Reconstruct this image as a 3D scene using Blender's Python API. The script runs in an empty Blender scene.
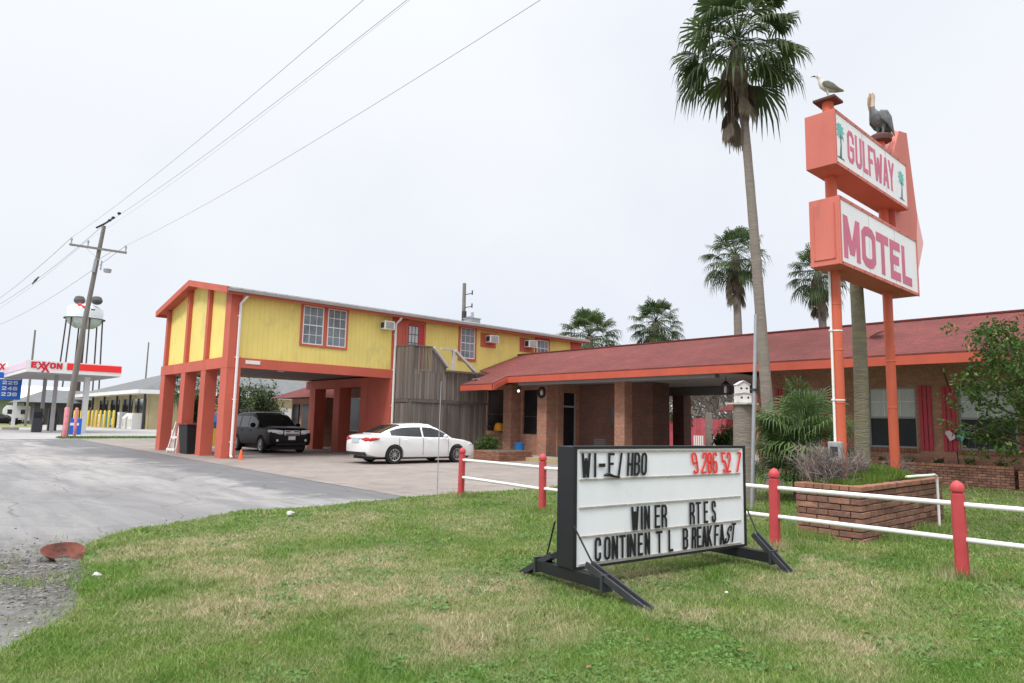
import bpy, math, random, numpy as np
from mathutils import Vector, Matrix
random.seed(7); rng = np.random.default_rng(7)
S = bpy.context.scene; COL = S.collection
R = math.radians; PI = math.pi
# ------------------------------------------------------------------ helpers
class MB:
    def __init__(s): s.v = []; s.f = []; s.a = []
    def add(s, vs, fs, val=None):
        o = len(s.v); s.v += [tuple(p) for p in vs]
        for f in fs: s.f.append(tuple(i + o for i in f)); s.a.append(random.random() if val is None else val)
        return s
    def box(s, x0, y0, z0, x1, y1, z1, M=None, val=None):
        vs = [(x0,y0,z0),(x1,y0,z0),(x1,y1,z0),(x0,y1,z0),(x0,y0,z1),(x1,y0,z1),(x1,y1,z1),(x0,y1,z1)]
        if M is not None: vs = [M @ Vector(p) for p in vs]
        if val is None: val = random.random()
        return s.add(vs, [(0,3,2,1),(4,5,6,7),(0,1,5,4),(1,2,6,5),(2,3,7,6),(3,0,4,7)], val)
    def beam(s, p, q, w, h, val=None):          # rectangular bar from p to q
        p = Vector(p); q = Vector(q); d = (q-p); L = d.length; d.normalize()
        u = Vector((0,0,1)) if abs(d.z) < .95 else Vector((0,1,0))
        a = d.cross(u).normalized(); b = a.cross(d)
        vs = [p + a*i*w/2 + b*j*h/2 + d*k*L for k in (0,1) for (i,j) in ((-1,-1),(1,-1),(1,1),(-1,1))]
        return s.add(vs, [(0,1,2,3),(7,6,5,4),(0,4,5,1),(1,5,6,2),(2,6,7,3),(3,7,4,0)], val)
    def tube(s, pts, rad, n=8, caps=True, val=None):
        pts = [Vector(p) for p in pts]
        if not hasattr(rad, '__len__'): rad = [rad]*len(pts)
        o = len(s.v); prev = None
        for i, p in enumerate(pts):
            d = (pts[min(i+1, len(pts)-1)] - pts[max(i-1, 0)]).normalized()
            if prev is None: a = d.orthogonal().normalized()
            else: a = (prev - d*prev.dot(d)).normalized()
            prev = a; b = d.cross(a)
            for k in range(n):
                t = 2*PI*k/n; s.v.append(tuple(p + (a*math.cos(t)+b*math.sin(t))*rad[i]))
        v = random.random() if val is None else val
        for i in range(len(pts)-1):
            for k in range(n):
                s.f.append((o+i*n+k, o+i*n+(k+1)%n, o+(i+1)*n+(k+1)%n, o+(i+1)*n+k)); s.a.append(v)
        if caps:
            s.f.append(tuple(o+k for k in reversed(range(n)))); s.a.append(v)
            e = o+(len(pts)-1)*n; s.f.append(tuple(e+k for k in range(n))); s.a.append(v)
        return s
    def lathe(s, prof, c=(0,0,0), n=20, a0=0, a1=2*PI, axis='z', val=.5):
        o = len(s.v); full = abs(a1-a0-2*PI) < 1e-6; m = n if full else n+1
        for r, z in prof:
            for k in range(m):
                t = a0+(a1-a0)*k/n
                p = (r*math.cos(t), r*math.sin(t), z)
                if axis == 'y': p = (p[0], p[2], p[1])
                if axis == 'x': p = (p[2], p[0], p[1])
                s.v.append((p[0]+c[0], p[1]+c[1], p[2]+c[2]))
        for i in range(len(prof)-1):
            for k in range(n):
                k2 = (k+1) % m if full else k+1
                s.f.append((o+i*m+k, o+i*m+k2, o+(i+1)*m+k2, o+(i+1)*m+k)); s.a.append(val)
        return s
    def prism(s, poly, z0, z1, M=None, val=.5):     # poly (x,y) CCW extruded in z
        n = len(poly); vs = [(x,y,z0) for x,y in poly]+[(x,y,z1) for x,y in poly]
        if M is not None: vs = [M @ Vector(p) for p in vs]
        return s.add(vs, [tuple(reversed(range(n))), tuple(range(n,2*n))]+[(i,(i+1)%n,n+(i+1)%n,n+i) for i in range(n)], val)
    def sphere(s, c, r, sc=(1,1,1), n=12, m=8, val=.5, jit=0):
        prof = []; o = len(s.v)
        for i in range(m+1):
            t = PI*i/m
            for k in range(n):
                f = 2*PI*k/n; q = r*(1+random.uniform(-jit, jit))
                s.v.append((c[0]+q*sc[0]*math.sin(t)*math.cos(f), c[1]+q*sc[1]*math.sin(t)*math.sin(f), c[2]+q*sc[2]*math.cos(t)))
        for i in range(m):
            for k in range(n): s.f.append((o+i*n+k, o+(i+1)*n+k, o+(i+1)*n+(k+1)%n, o+i*n+(k+1)%n)); s.a.append(val)
        return s
    def build(s, name, mat, parent=None, smooth=False, loc=None, bevel=0):
        me = bpy.data.meshes.new(name); me.from_pydata(s.v, [], s.f); me.validate(); me.update()
        if len(me.polygons) == len(s.a):
            at = me.attributes.new('rnd', 'FLOAT', 'FACE'); at.data.foreach_set('value', s.a)
        if smooth: me.polygons.foreach_set('use_smooth', [True]*len(me.polygons))
        me.materials.append(mat); o = bpy.data.objects.new(name, me); COL.objects.link(o)
        if smooth: me.set_sharp_from_angle(angle=R(40))
        if bevel:
            b = o.modifiers.new('b', 'BEVEL'); b.width = bevel; b.segments = 2; b.limit_method = 'ANGLE'
        if parent: o.parent = parent
        if loc: o.location = loc
        return o
def tag(o, label=None, cat=None, group=None, kind=None):
    for k, v in (('label',label),('category',cat),('group',group),('kind',kind)):
        if v: o[k] = v
    return o
def thing(name, label, cat, loc=(0,0,0), rz=0, group=None):
    o = bpy.data.objects.new(name, None); COL.objects.link(o); o.location = loc; o.rotation_euler = (0,0,rz)
    o.empty_display_size = .2
    return tag(o, label, cat, group)
def world_part(o, root):      # part built in world coordinates under a moved root
    o.parent = root; o.matrix_parent_inverse = (Matrix.Translation(root.location) @ root.rotation_euler.to_matrix().to_4x4()).inverted(); return o
def dup(root, loc, rz=None, label=None):
    def cp(o, par):
        c = o.copy(); COL.objects.link(c)
        if par: c.parent = par
        for ch in list(o.children): cp(ch, c)
        return c
    r = cp(root, None); r.location = loc
    if rz is not None: r.rotation_euler = (0,0,rz)
    if label: r['label'] = label
    return r
# ------------------------------------------------------------------ materials
def nodes(name):
    m = bpy.data.materials.new(name); m.use_nodes = True; nt = m.node_tree; nt.nodes.clear()
    out = nt.nodes.new('ShaderNodeOutputMaterial'); b = nt.nodes.new('ShaderNodeBsdfPrincipled'); nt.links.new(b.outputs[0], out.inputs[0])
    return m, nt, b
def N(nt, t, **kw):
    n = nt.nodes.new(t)
    for k, v in kw.items():
        if k.startswith('i_'): n.inputs[k[2:].replace('_',' ')].default_value = v
        else: setattr(n, k, v)
    return n
def L(nt, a, b): nt.links.new(a, b)
def ramp(nt, src, stops):
    r = N(nt, 'ShaderNodeValToRGB'); e = r.color_ramp.elements
    e[0].position, e[0].color = stops[0][0], (*stops[0][1], 1); e[1].position, e[1].color = stops[-1][0], (*stops[-1][1], 1)
    for p, c in stops[1:-1]: q = e.new(p); q.color = (*c, 1)
    L(nt, src, r.inputs[0]); return r.outputs[0]
def g1(v): return (v, v, v)
def noise(nt, scale, detail=5, vec=None, rough=.6, dist=0):
    n = N(nt, 'ShaderNodeTexNoise', i_Scale=scale, i_Detail=detail, i_Roughness=rough, i_Distortion=dist)
    L(nt, vec if vec is not None else N(nt, 'ShaderNodeTexCoord').outputs['Object'], n.inputs['Vector']); return n.outputs[0]
def mixc(nt, fac, a, b, mode='MIX'):
    m = N(nt, 'ShaderNodeMix', data_type='RGBA', blend_type=mode)
    for i, x in ((0, fac), (6, a), (7, b)):
        if isinstance(x, (int, float)): m.inputs[i].default_value = x
        elif isinstance(x, tuple): m.inputs[i].default_value = (*x, 1)
        else: L(nt, x, m.inputs[i])
    return m.outputs[2]
def bump(nt, b, h, strength=.3, dist=.01):
    n = N(nt, 'ShaderNodeBump', i_Strength=strength, i_Distance=dist); L(nt, h, n.inputs['Height']); L(nt, n.outputs[0], b.inputs['Normal'])
def mat(name, c, rough=.6, var=.15, scale=3, metal=0, bmp=.15, bs=60, spec=.4, rnd=0, stain=None, coat=0, stretch=None, bd=.004):
    """painted / plain surface with two scales of tone variation, fine bump and optional dirt stain"""
    m, nt, b = nodes(name); tc = N(nt, 'ShaderNodeTexCoord').outputs['Object']
    if stretch:
        mp = N(nt, 'ShaderNodeMapping'); mp.inputs['Scale'].default_value = stretch; L(nt, tc, mp.inputs[0]); tc = mp.outputs[0]
    n1 = noise(nt, scale, 6, tc); col = ramp(nt, n1, [(.25, tuple(x*(1-var) for x in c)), (.75, tuple(min(1, x*(1+var)) for x in c))])
    if rnd:
        a = N(nt, 'ShaderNodeAttribute', attribute_name='rnd'); col = mixc(nt, 1.0, col, ramp(nt, a.outputs['Fac'], [(0, g1(1-rnd)), (1, g1(1.0))]), 'MULTIPLY')
    if stain:
        n2 = noise(nt, stain[2], 8, tc, .7); col = mixc(nt, ramp(nt, n2, [(stain[1], g1(0)), (stain[1]+.18, g1(stain[3] if len(stain) > 3 else .6))]), col, stain[0])
    L(nt, col, b.inputs['Base Color']); b.inputs['Roughness'].default_value = rough; b.inputs['Metallic'].default_value = metal
    b.inputs['Specular IOR Level'].default_value = spec; b.inputs['Coat Weight'].default_value = coat; b.inputs['Coat Roughness'].default_value = .05
    if bmp: bump(nt, b, noise(nt, bs, 4, tc), bmp, bd)
    return m
def leafmat(name, ca, cb, trans=.35, scale=2.0):
    m, nt, b = nodes(name); out = nt.nodes['Material Output'] if 'Material Output' in nt.nodes else [n for n in nt.nodes if n.type=='OUTPUT_MATERIAL'][0]
    a = N(nt, 'ShaderNodeAttribute', attribute_name='rnd'); n1 = noise(nt, scale, 3)
    ad = N(nt, 'ShaderNodeMath', operation='ADD'); L(nt, a.outputs['Fac'], ad.inputs[0]); L(nt, n1, ad.inputs[1])
    mu = N(nt, 'ShaderNodeMath', operation='MULTIPLY'); L(nt, ad.outputs[0], mu.inputs[0]); mu.inputs[1].default_value = .5
    col = ramp(nt, mu.outputs[0], [(.15, ca), (.85, cb)]); L(nt, col, b.inputs['Base Color']); b.inputs['Roughness'].default_value = .5; b.inputs['Specular IOR Level'].default_value = .3
    t = N(nt, 'ShaderNodeBsdfTranslucent'); L(nt, col, t.inputs[0]); mx = N(nt, 'ShaderNodeMixShader'); mx.inputs[0].default_value = trans
    L(nt, b.outputs[0], mx.inputs[1]); L(nt, t.outputs[0], mx.inputs[2]); L(nt, mx.outputs[0], out.inputs[0]); return m
def brickmat(name, c1, c2, mortar, bw=.22, bh=.075, ms=.012, stain=None):
    m, nt, b = nodes(name); sx = N(nt, 'ShaderNodeSeparateXYZ'); L(nt, N(nt, 'ShaderNodeTexCoord').outputs['Object'], sx.inputs[0])
    ad = N(nt, 'ShaderNodeMath', operation='ADD'); L(nt, sx.outputs[0], ad.inputs[0]); L(nt, sx.outputs[1], ad.inputs[1])
    cb = N(nt, 'ShaderNodeCombineXYZ'); L(nt, ad.outputs[0], cb.inputs[0]); L(nt, sx.outputs[2], cb.inputs[1])
    t = N(nt, 'ShaderNodeTexBrick', i_Scale=1, i_Mortar_Size=ms, i_Mortar_Smooth=.2, i_Bias=0.0, i_Brick_Width=bw, i_Row_Height=bh)
    t.inputs['Color1'].default_value = (*c1,1); t.inputs['Color2'].default_value = (*c2,1); t.inputs['Mortar'].default_value = (*mortar,1)
    L(nt, cb.outputs[0], t.inputs['Vector'])
    col = mixc(nt, 1.0, t.outputs[0], ramp(nt, noise(nt, 1.3, 6), [(.3, g1(.75)), (.75, g1(1.1))]), 'MULTIPLY')
    col = mixc(nt, 1.0, col, ramp(nt, noise(nt, 14, 3), [(.3, g1(.8)), (.7, g1(1.1))]), 'MULTIPLY')
    L(nt, col, b.inputs['Base Color']); b.inputs['Roughness'].default_value = .85
    inv = N(nt, 'ShaderNodeMath', operation='SUBTRACT'); inv.inputs[0].default_value = 1; L(nt, t.outputs['Fac'], inv.inputs[1])
    bump(nt, b, inv.outputs[0], .6, .012); return m
def glassmat(name, c=(.03,.035,.04), rough=.05):
    m, nt, b = nodes(name); L(nt, ramp(nt, noise(nt, 1.5, 3), [(.3, tuple(x*.6 for x in c)), (.7, tuple(x*1.6 for x in c))]), b.inputs['Base Color'])
    b.inputs['Roughness'].default_value = rough; b.inputs['Specular IOR Level'].default_value = .6; return m
SAL = (.54,.118,.076)
M = dict(
 salmon = mat('salmon_paint', SAL, .65, .13, 1.2, bmp=.3, bs=30, stain=((.26,.075,.055), .58, 2.2, .45), stretch=(1,1,.4)),
 signred = mat('sign_red', (.60,.165,.125), .6, .14, 1.5, bmp=.25, bs=20, stain=((.30,.10,.07), .58, 3.5, .5), stretch=(1,1,.4)),
 postred = mat('post_orange', (.60,.125,.065), .5, .12, 2.0, stain=((.22,.06,.04), .66, 3.0, .6)),
 finpink = mat('fin_pink', (.86,.46,.44), .6, .08, 2),
 yellow = mat('yellow_stucco', (.85,.69,.21), .85, .10, .9, bmp=.5, bs=45, bd=.01, stain=((.44,.41,.20), .53, 1.1, .55), stretch=(1,1,.55)),
 white = mat('white_paint', (.78,.77,.75), .5, .05, 4, stain=((.45,.42,.38), .68, 5, .5)),
 rail = mat('white_rail_paint', (.82,.82,.80), .4, .04, 4, stain=((.5,.47,.42), .7, 6, .5)),
 fencered = mat('fence_post_red', (.50,.062,.07), .55, .14, 5, stain=((.30,.05,.045), .62, 6, .5)),
 fascia = mat('orange_fascia', (.50,.095,.055), .65, .14, 1.5, stain=((.25,.07,.05), .6, 2.5, .5)),
 soffit = mat('soffit_grey', (.34,.33,.33), .8, .08, 2),
 ceiling = mat('carport_ceiling', (.22,.21,.21), .8, .1, 1.5),
 brick = brickmat('wing_brick', (.55,.255,.16), (.43,.18,.115), (.38,.26,.20), bh=.078),
 shadebrick = brickmat('shaded_brick', (.24,.09,.06), (.18,.065,.045), (.18,.13,.11)),  # same brick as the wing, with the shade under the roof put into its colour
 plbrick = mat('planter_brick', (.32,.165,.118), .9, .28, 6, bmp=.9, bs=22, bd=.02, rnd=.5, stain=((.05,.045,.04), .55, 3.5, .75)),
 plcap = mat('planter_cap', (.36,.17,.11), .9, .2, 4, bmp=.8, bs=25, bd=.01, rnd=.35, stain=((.07,.06,.05), .6, 4, .6)),
 mortar = mat('mortar', (.10,.085,.075), .95, .25, 8),
 wood = mat('weathered_wood', (.23,.195,.17), .9, .25, 1.5, bmp=.5, bs=20, rnd=.45, stretch=(6,6,.6), stain=((.09,.07,.055), .6, 1.5, .5)),
 woodrail = mat('wood_rail_pale', (.50,.46,.43), .85, .15, 3),
 metalroof = mat('metal_roof', (.33,.31,.30), .5, .12, 2, metal=.3),
 wirem = mat('wire_grey', (.30,.31,.33), .6, .1, 1, bmp=0),
 galv = mat('galvanised_steel', (.42,.44,.46), .45, .12, 8, metal=.5),
 black = mat('black_paint', (.014,.015,.017), .5, .25, 5, stain=((.08,.075,.07), .68, 7, .5)),
 boardside = mat('board_side_black', (.014,.015,.019), .55, .2, 3),
 steel = mat('worn_dark_steel', (.055,.058,.066), .5, .25, 9, metal=.3, stain=((.28,.24,.2), .66, 9, .6)),
 face = mat('sign_face_white', (.83,.84,.88), .35, .05, 2, stain=((.52,.50,.47), .60, 3.2, .35)),
 boxface = mat('box_sign_white', (.84,.82,.84), .35, .05, 2, stain=((.50,.45,.42), .60, 3.0, .35), stretch=(1,1,.35)),
 railtrim = mat('letter_rail', (.38,.34,.30), .6, .3, 25),
 ink = mat('letter_black', (.012,.012,.014), .4, .1, 8),
 inkred = mat('letter_red', (.80,.045,.035), .4, .08, 8),
 inkpink = mat('letter_pink', (.62,.16,.25), .6, .12, 3),
 teal = mat('palm_mark_teal', (.16,.50,.46), .6, .1, 3), tealdark = mat('palm_mark_trunk', (.10,.16,.15), .6, .1, 3),
 shutter = mat('shutter_red', (.48,.045,.07), .55, .1, 4),
 doorred = mat('door_red', (.52,.035,.04), .4, .08, 3),
 glass = glassmat('window_glass', (.14,.16,.18), .08), dark = glassmat('dark_glass', (.012,.013,.016), .12),
 screen = mat('insect_screen', (.028,.032,.036), .7, .25, 2), curtain = mat('lace_curtain', (.55,.56,.57), .9, .18, 9, stretch=(8,8,.5)),
 trunk = mat('palm_trunk', (.25,.215,.185), .95, .2, 2, bmp=1, bs=8, bd=.03, stretch=(1,1,7), stain=((.12,.105,.09), .6, 3, .6)),
 mossy = mat('mossy_palm_trunk', (.19,.17,.12), .95, .25, 2, bmp=1, bs=9, bd=.03, stretch=(1,1,5), stain=((.20,.21,.06), .5, 1.6, .7)),
 bark = mat('bark', (.10,.082,.065), .95, .3, 8, bmp=.8, bs=20, bd=.02),
 pole = mat('pole_wood', (.21,.19,.17), .95, .2, 3, bmp=.6, bs=12, bd=.02, stretch=(4,4,.4), stain=((.07,.06,.052), .6, 1.2, .6)),
 palmgreen = leafmat('palm_leaf', (.022,.045,.017), (.11,.165,.055)),
 palmyoung = leafmat('fan_palm_leaf', (.03,.075,.018), (.19,.28,.10)),
 deadpalm = leafmat('dead_frond', (.10,.075,.052), (.26,.21,.155), .2),
 leaf = leafmat('broad_leaf', (.02,.055,.01), (.12,.20,.045)), leafy = leafmat('yellow_leaf', (.35,.42,.10), (.5,.5,.2)),
 bushfar = leafmat('far_foliage', (.03,.05,.018), (.085,.12,.045)),
 twig = mat('dry_twig', (.30,.24,.22), .9, .25, 10, bmp=0, rnd=.5), twigdark = mat('bare_branch', (.17,.145,.125), .9, .2, 6, bmp=0),
 rust = mat('rusty_iron', (.17,.052,.034), .85, .4, 9, bmp=.8, bs=40, stain=((.03,.02,.017), .48, 5, .85)),
 carwhite = mat('car_white', (.80,.80,.80), .25, .01, 1, bmp=0, coat=1), carblack = mat('car_black', (.008,.008,.009), .35, .1, 1, bmp=0, coat=.04, spec=.15),
 carglass = glassmat('car_glass', (.02,.022,.022), .04), tyre = mat('tyre_rubber', (.018,.018,.018), .85, .2, 20), rim = mat('alloy_rim', (.55,.55,.56), .3, .05, 5, metal=.8, bmp=0),
 chrome = mat('chrome', (.75,.75,.77), .35, .03, 5, metal=.5, bmp=0), tail = mat('tail_lamp', (.45,.012,.015), .2, .15, 20, bmp=0, coat=1), lamp = mat('head_lamp', (.75,.77,.78), .25, .2, 25, bmp=0, coat=1),
 plate = mat('number_plate', (.50,.60,.66), .4, .1, 30), 
 plastic = mat('black_plastic', (.018,.018,.02), .6, .15, 6), blue = mat('blue_plastic', (.02,.16,.42), .4, .1, 4), orange = mat('orange_plastic', (.80,.13,.04), .5, .1, 6),
 conc = mat('pale_concrete', (.38,.36,.33), .9, .15, 4, bmp=.5), kerb = mat('worn_yellow_kerb', (.46,.36,.17), .9, .2, 3, stain=((.25,.23,.2), .5, 3, .8)),
 gasroof = mat('grey_shingle', (.155,.16,.165), .9, .15, 1.2, bmp=.4, bs=8), gaswall = mat('tan_wall', (.46,.38,.22), .9, .08, 1), gasred = mat('canopy_red', (.85,.03,.03), .4, .05, 1, bmp=0), gasdark = mat('letter_dark_red', (.62,.02,.04), .4, .05, 1, bmp=0), gasblue = mat('sign_blue', (.02,.13,.55), .4, .1, 2, bmp=0), gaspink = mat('faded_canopy_pink', (.75,.58,.68), .5, .05, 1),
 yel = mat('bollard_yellow', (.70,.50,.07), .6, .1, 3), greywall = mat('dark_grey_wall', (.13,.12,.12), .9, .15, 1.5), greenwall = mat('green_metal_wall', (.23,.27,.17), .7, .08, 1, stretch=(4,4,.2)),
 tank = mat('tank_white', (.72,.76,.80), .5, .04, .3), leg = mat('tower_leg', (.09,.065,.06), .8, .2, 1), pinkpost = mat('pink_post', (.62,.22,.25), .6, .3, 3, stain=((.75,.6,.6), .55, 4, .7)),
 pinkfence = mat('pink_fence', (.55,.10,.13), .8, .15, 2, rnd=.35), lawnchair = mat('plastic_chair_white', (.7,.66,.62), .5, .05, 4),
 gull = mat('gull_white', (.62,.60,.55), .8, .15, 8), gullwing = mat('gull_wing', (.13,.13,.09), .8, .4, 18), pelican = mat('pelican_grey', (.16,.17,.18), .8, .35, 14), beak = mat('beak', (.32,.22,.13), .6, .2, 10), pelhead = mat('pelican_head', (.58,.46,.38), .8, .12, 10),
 amber = mat('amber_shade', (.85,.36,.02), .5, .1, 6), paper = mat('litter_paper', (.60,.60,.57), .8, .1, 10), deadleaf = mat('dead_leaf', (.26,.17,.08), .9, .3, 20, rnd=.5),
 rusttrim = mat('dark_cap_metal', (.10,.045,.04), .8, .3, 5),
)
def groove(m):
    nt = m.node_tree; b = [n for n in nt.nodes if n.type == 'BSDF_PRINCIPLED'][0]; src = b.inputs['Base Color'].links[0].from_socket
    sx = N(nt, 'ShaderNodeSeparateXYZ'); L(nt, N(nt, 'ShaderNodeTexCoord').outputs['Object'], sx.inputs[0]); ad = N(nt, 'ShaderNodeMath', operation='ADD'); L(nt, sx.outputs[0], ad.inputs[0]); L(nt, sx.outputs[1], ad.inputs[1])
    cb = N(nt, 'ShaderNodeCombineXYZ'); L(nt, ad.outputs[0], cb.inputs[0]); L(nt, sx.outputs[2], cb.inputs[1])
    t = N(nt, 'ShaderNodeTexBrick', i_Scale=1, i_Mortar_Size=.010, i_Mortar_Smooth=.4, i_Brick_Width=.203, i_Row_Height=40.0, offset=0.0); L(nt, cb.outputs[0], t.inputs['Vector'])
    L(nt, mixc(nt, ramp(nt, t.outputs['Fac'], [(0, g1(0)), (1, g1(.35))]), src, (.50,.40,.12)), b.inputs['Base Color'])
groove(M['yellow'])
def shingles():
    m, nt, b = nodes('red_shingles'); sx = N(nt, 'ShaderNodeSeparateXYZ'); L(nt, N(nt, 'ShaderNodeTexCoord').outputs['Object'], sx.inputs[0])
    cb = N(nt, 'ShaderNodeCombineXYZ'); L(nt, sx.outputs[1], cb.inputs[0]); L(nt, sx.outputs[2], cb.inputs[1])
    t = N(nt, 'ShaderNodeTexBrick', i_Scale=1, i_Mortar_Size=.010, i_Brick_Width=.33, i_Row_Height=.052); t.inputs['Mortar Smooth'].default_value = .3
    t.inputs['Color1'].default_value = (.225,.046,.036,1); t.inputs['Color2'].default_value = (.165,.037,.031,1); t.inputs['Mortar'].default_value = (.10,.025,.025,1)
    L(nt, cb.outputs[0], t.inputs['Vector'])
    col = mixc(nt, 1.0, t.outputs[0], ramp(nt, noise(nt, .7, 7), [(.3, g1(.74)), (.72, g1(1.15))]), 'MULTIPLY')
    mp = N(nt, 'ShaderNodeMapping'); mp.inputs['Scale'].default_value = (.35,2.5,.35); L(nt, N(nt, 'ShaderNodeTexCoord').outputs['Object'], mp.inputs[0]); col = mixc(nt, ramp(nt, noise(nt, 1.2, 7, mp.outputs[0], .7), [(.52, g1(0)), (.7, g1(.5))]), col, (.09,.035,.03))
    col = mixc(nt, 1.0, col, ramp(nt, noise(nt, 9, 4), [(.3, g1(.82)), (.7, g1(1.12))]), 'MULTIPLY')
    L(nt, col, b.inputs['Base Color']); b.inputs['Roughness'].default_value = .95; bump(nt, b, t.outputs['Fac'], .5, .012); return m
M['shingle'] = shingles()
def asphalt():
    m, nt, b = nodes('asphalt'); tc = N(nt, 'ShaderNodeTexCoord').outputs['Object']
    sx = N(nt, 'ShaderNodeSeparateXYZ'); L(nt, tc, sx.inputs[0])
    mp = N(nt, 'ShaderNodeMapping'); mp.inputs['Scale'].default_value = (1,.35,1); L(nt, tc, mp.inputs[0])
    big = noise(nt, .33, 8, mp.outputs[0], .65, .6)
    col = ramp(nt, big, [(.34,(.165,.163,.168)), (.47,(.25,.244,.243)), (.62,(.35,.338,.33))])
    mp2 = N(nt, 'ShaderNodeMapping'); mp2.inputs['Scale'].default_value = (1.6,.25,1); L(nt, tc, mp2.inputs[0])
    col = mixc(nt, ramp(nt, noise(nt, 1.1, 7, mp2.outputs[0], .7), [(.50, g1(0)), (.60, g1(.6))]), col, (.17,.168,.172))
    # newer dark seal strip along the concrete edge
    wob = N(nt, 'ShaderNodeMath', operation='MULTIPLY_ADD'); L(nt, noise(nt, .35, 5), wob.inputs[0]); wob.inputs[1].default_value = 7.0; L(nt, sx.outputs[0], wob.inputs[2])
    st = ramp(nt, N_map(nt, wob.outputs[0], 9.9, 10.5), [(0, g1(0)), (1, g1(.8))])
    col = mixc(nt, st, col, (.115,.118,.128))
    mp3 = N(nt, 'ShaderNodeMapping'); mp3.inputs['Scale'].default_value = (2.2,.12,1); L(nt, tc, mp3.inputs[0]); col = mixc(nt, 1.0, col, ramp(nt, noise(nt, 1.3, 6, mp3.outputs[0], .7), [(.35, g1(.88)), (.62, g1(1.06))]), 'MULTIPLY')
    col = mixc(nt, ramp(nt, noise(nt, 2.6, 9, tc, .85), [(.54, g1(0)), (.66, g1(.55))]), col, (.20,.18,.155))
    col = mixc(nt, 1.0, col, ramp(nt, noise(nt, 45, 6, None, .8), [(.35, g1(.62)), (.65, g1(1.3))]), 'MULTIPLY')
    # cracks
    v = N(nt, 'ShaderNodeTexVoronoi', feature='DISTANCE_TO_EDGE', i_Scale=.55); L(nt, mixv(nt, tc, .5), v.inputs['Vector'])
    col = mixc(nt, ramp(nt, v.outputs['Distance'], [(0, g1(.55)), (.012, g1(0))]), col, (.06,.058,.055))
    # mud washed over the near edge
    d = N(nt, 'ShaderNodeVectorMath', operation='DISTANCE'); L(nt, mixv(nt, tc, .9), d.inputs[0]); d.inputs[1].default_value = (1.2,7.8,0)
    ms = mixc(nt, 1.0, ramp(nt, N_map(nt, d.outputs['Value'], 0, 3.3), [(.2, g1(1)), (1.0, g1(0))]), ramp(nt, noise(nt, 4, 8, None, .8), [(.36, g1(.25)), (.52, g1(1))]), 'MULTIPLY')
    mud = ramp(nt, noise(nt, 5, 8, None, .75), [(.38,(.035,.031,.026)), (.52,(.10,.092,.08)), (.66,(.23,.215,.19))])
    col = mixc(nt, ms, col, mud)
    L(nt, col, b.inputs['Base Color']); L(nt, ramp(nt, big, [(.3, g1(.62)), (.6, g1(.95))]), b.inputs['Roughness'])
    bump(nt, b, noise(nt, 60, 8, None, .8), .8, .012); return m
def N_map(nt, src, a, b_):
    r = N(nt, 'ShaderNodeMapRange'); L(nt, src, r.inputs['Value']); r.inputs['From Min'].default_value = a; r.inputs['From Max'].default_value = b_; return r.outputs[0]
def mixv(nt, tc, amt):
    n = N(nt, 'ShaderNodeTexNoise', i_Scale=1.5, i_Detail=6); L(nt, tc, n.inputs['Vector'])
    s = N(nt, 'ShaderNodeVectorMath', operation='SUBTRACT'); L(nt, n.outputs['Color'], s.inputs[0]); s.inputs[1].default_value = (.5,.5,.5)
    q = N(nt, 'ShaderNodeVectorMath', operation='MULTIPLY_ADD'); L(nt, s.outputs[0], q.inputs[0]); q.inputs[1].default_value = (amt,amt,0); L(nt, tc, q.inputs[2]); return q.outputs[0]
def concrete():
    m, nt, b = nodes('driveway_concrete'); tc = N(nt, 'ShaderNodeTexCoord').outputs['Object']
    col = ramp(nt, noise(nt, .5, 8, tc, .65), [(.3,(.22,.187,.168)), (.7,(.31,.268,.243))])
    col = mixc(nt, ramp(nt, noise(nt, 1.7, 8, None, .75, .4), [(.50, g1(0)), (.66, g1(.6))]), col, (.145,.125,.115))
    col = mixc(nt, 1.0, col, ramp(nt, noise(nt, 70, 3), [(.3, g1(.85)), (.7, g1(1.12))]), 'MULTIPLY')
    t = N(nt, 'ShaderNodeTexBrick', i_Scale=1, i_Mortar_Size=.012, i_Brick_Width=4.2, i_Row_Height=4.2, offset=0.0); L(nt, tc, t.inputs['Vector'])
    col = mixc(nt, t.outputs['Fac'], col, (.13,.12,.11))
    L(nt, col, b.inputs['Base Color']); b.inputs['Roughness'].default_value = .88; bump(nt, b, noise(nt, 90, 5), .4, .006); return m
DRY = [(8.45,2.2,.3,1),(8.56,4.29,.28,1),(4.85,3.3,.4,.9),(7.1,3.4,.3,.9),(8.9,11.15,.3,1),(2.2,5.6,.9,1),(3.4,5.3,1.0,1),(4.0,6.6,1.0,.9),(3.0,8.6,1.1,.8),(5.5,9.6,1.2,.6),(8.1,4.4,.7,.7),(7.4,3.0,.8,.8),(3.0,6.0,1.3,1),(4.2,5.0,1.0,1),(2.7,7.0,.9,.9),(5.6,4.3,.9,.9),(6.6,2.8,1.1,.8),(4.6,9.0,1.4,.55),(3.3,4.0,1.1,.9),(5.2,2.2,.9,.8),(7.0,4.9,.8,.6),(7.6,1.5,.7,.8),(6.6,8.2,1.5,.5),(2.3,8.3,.8,.8),(7.9,3.4,.35,1.0)]
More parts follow.
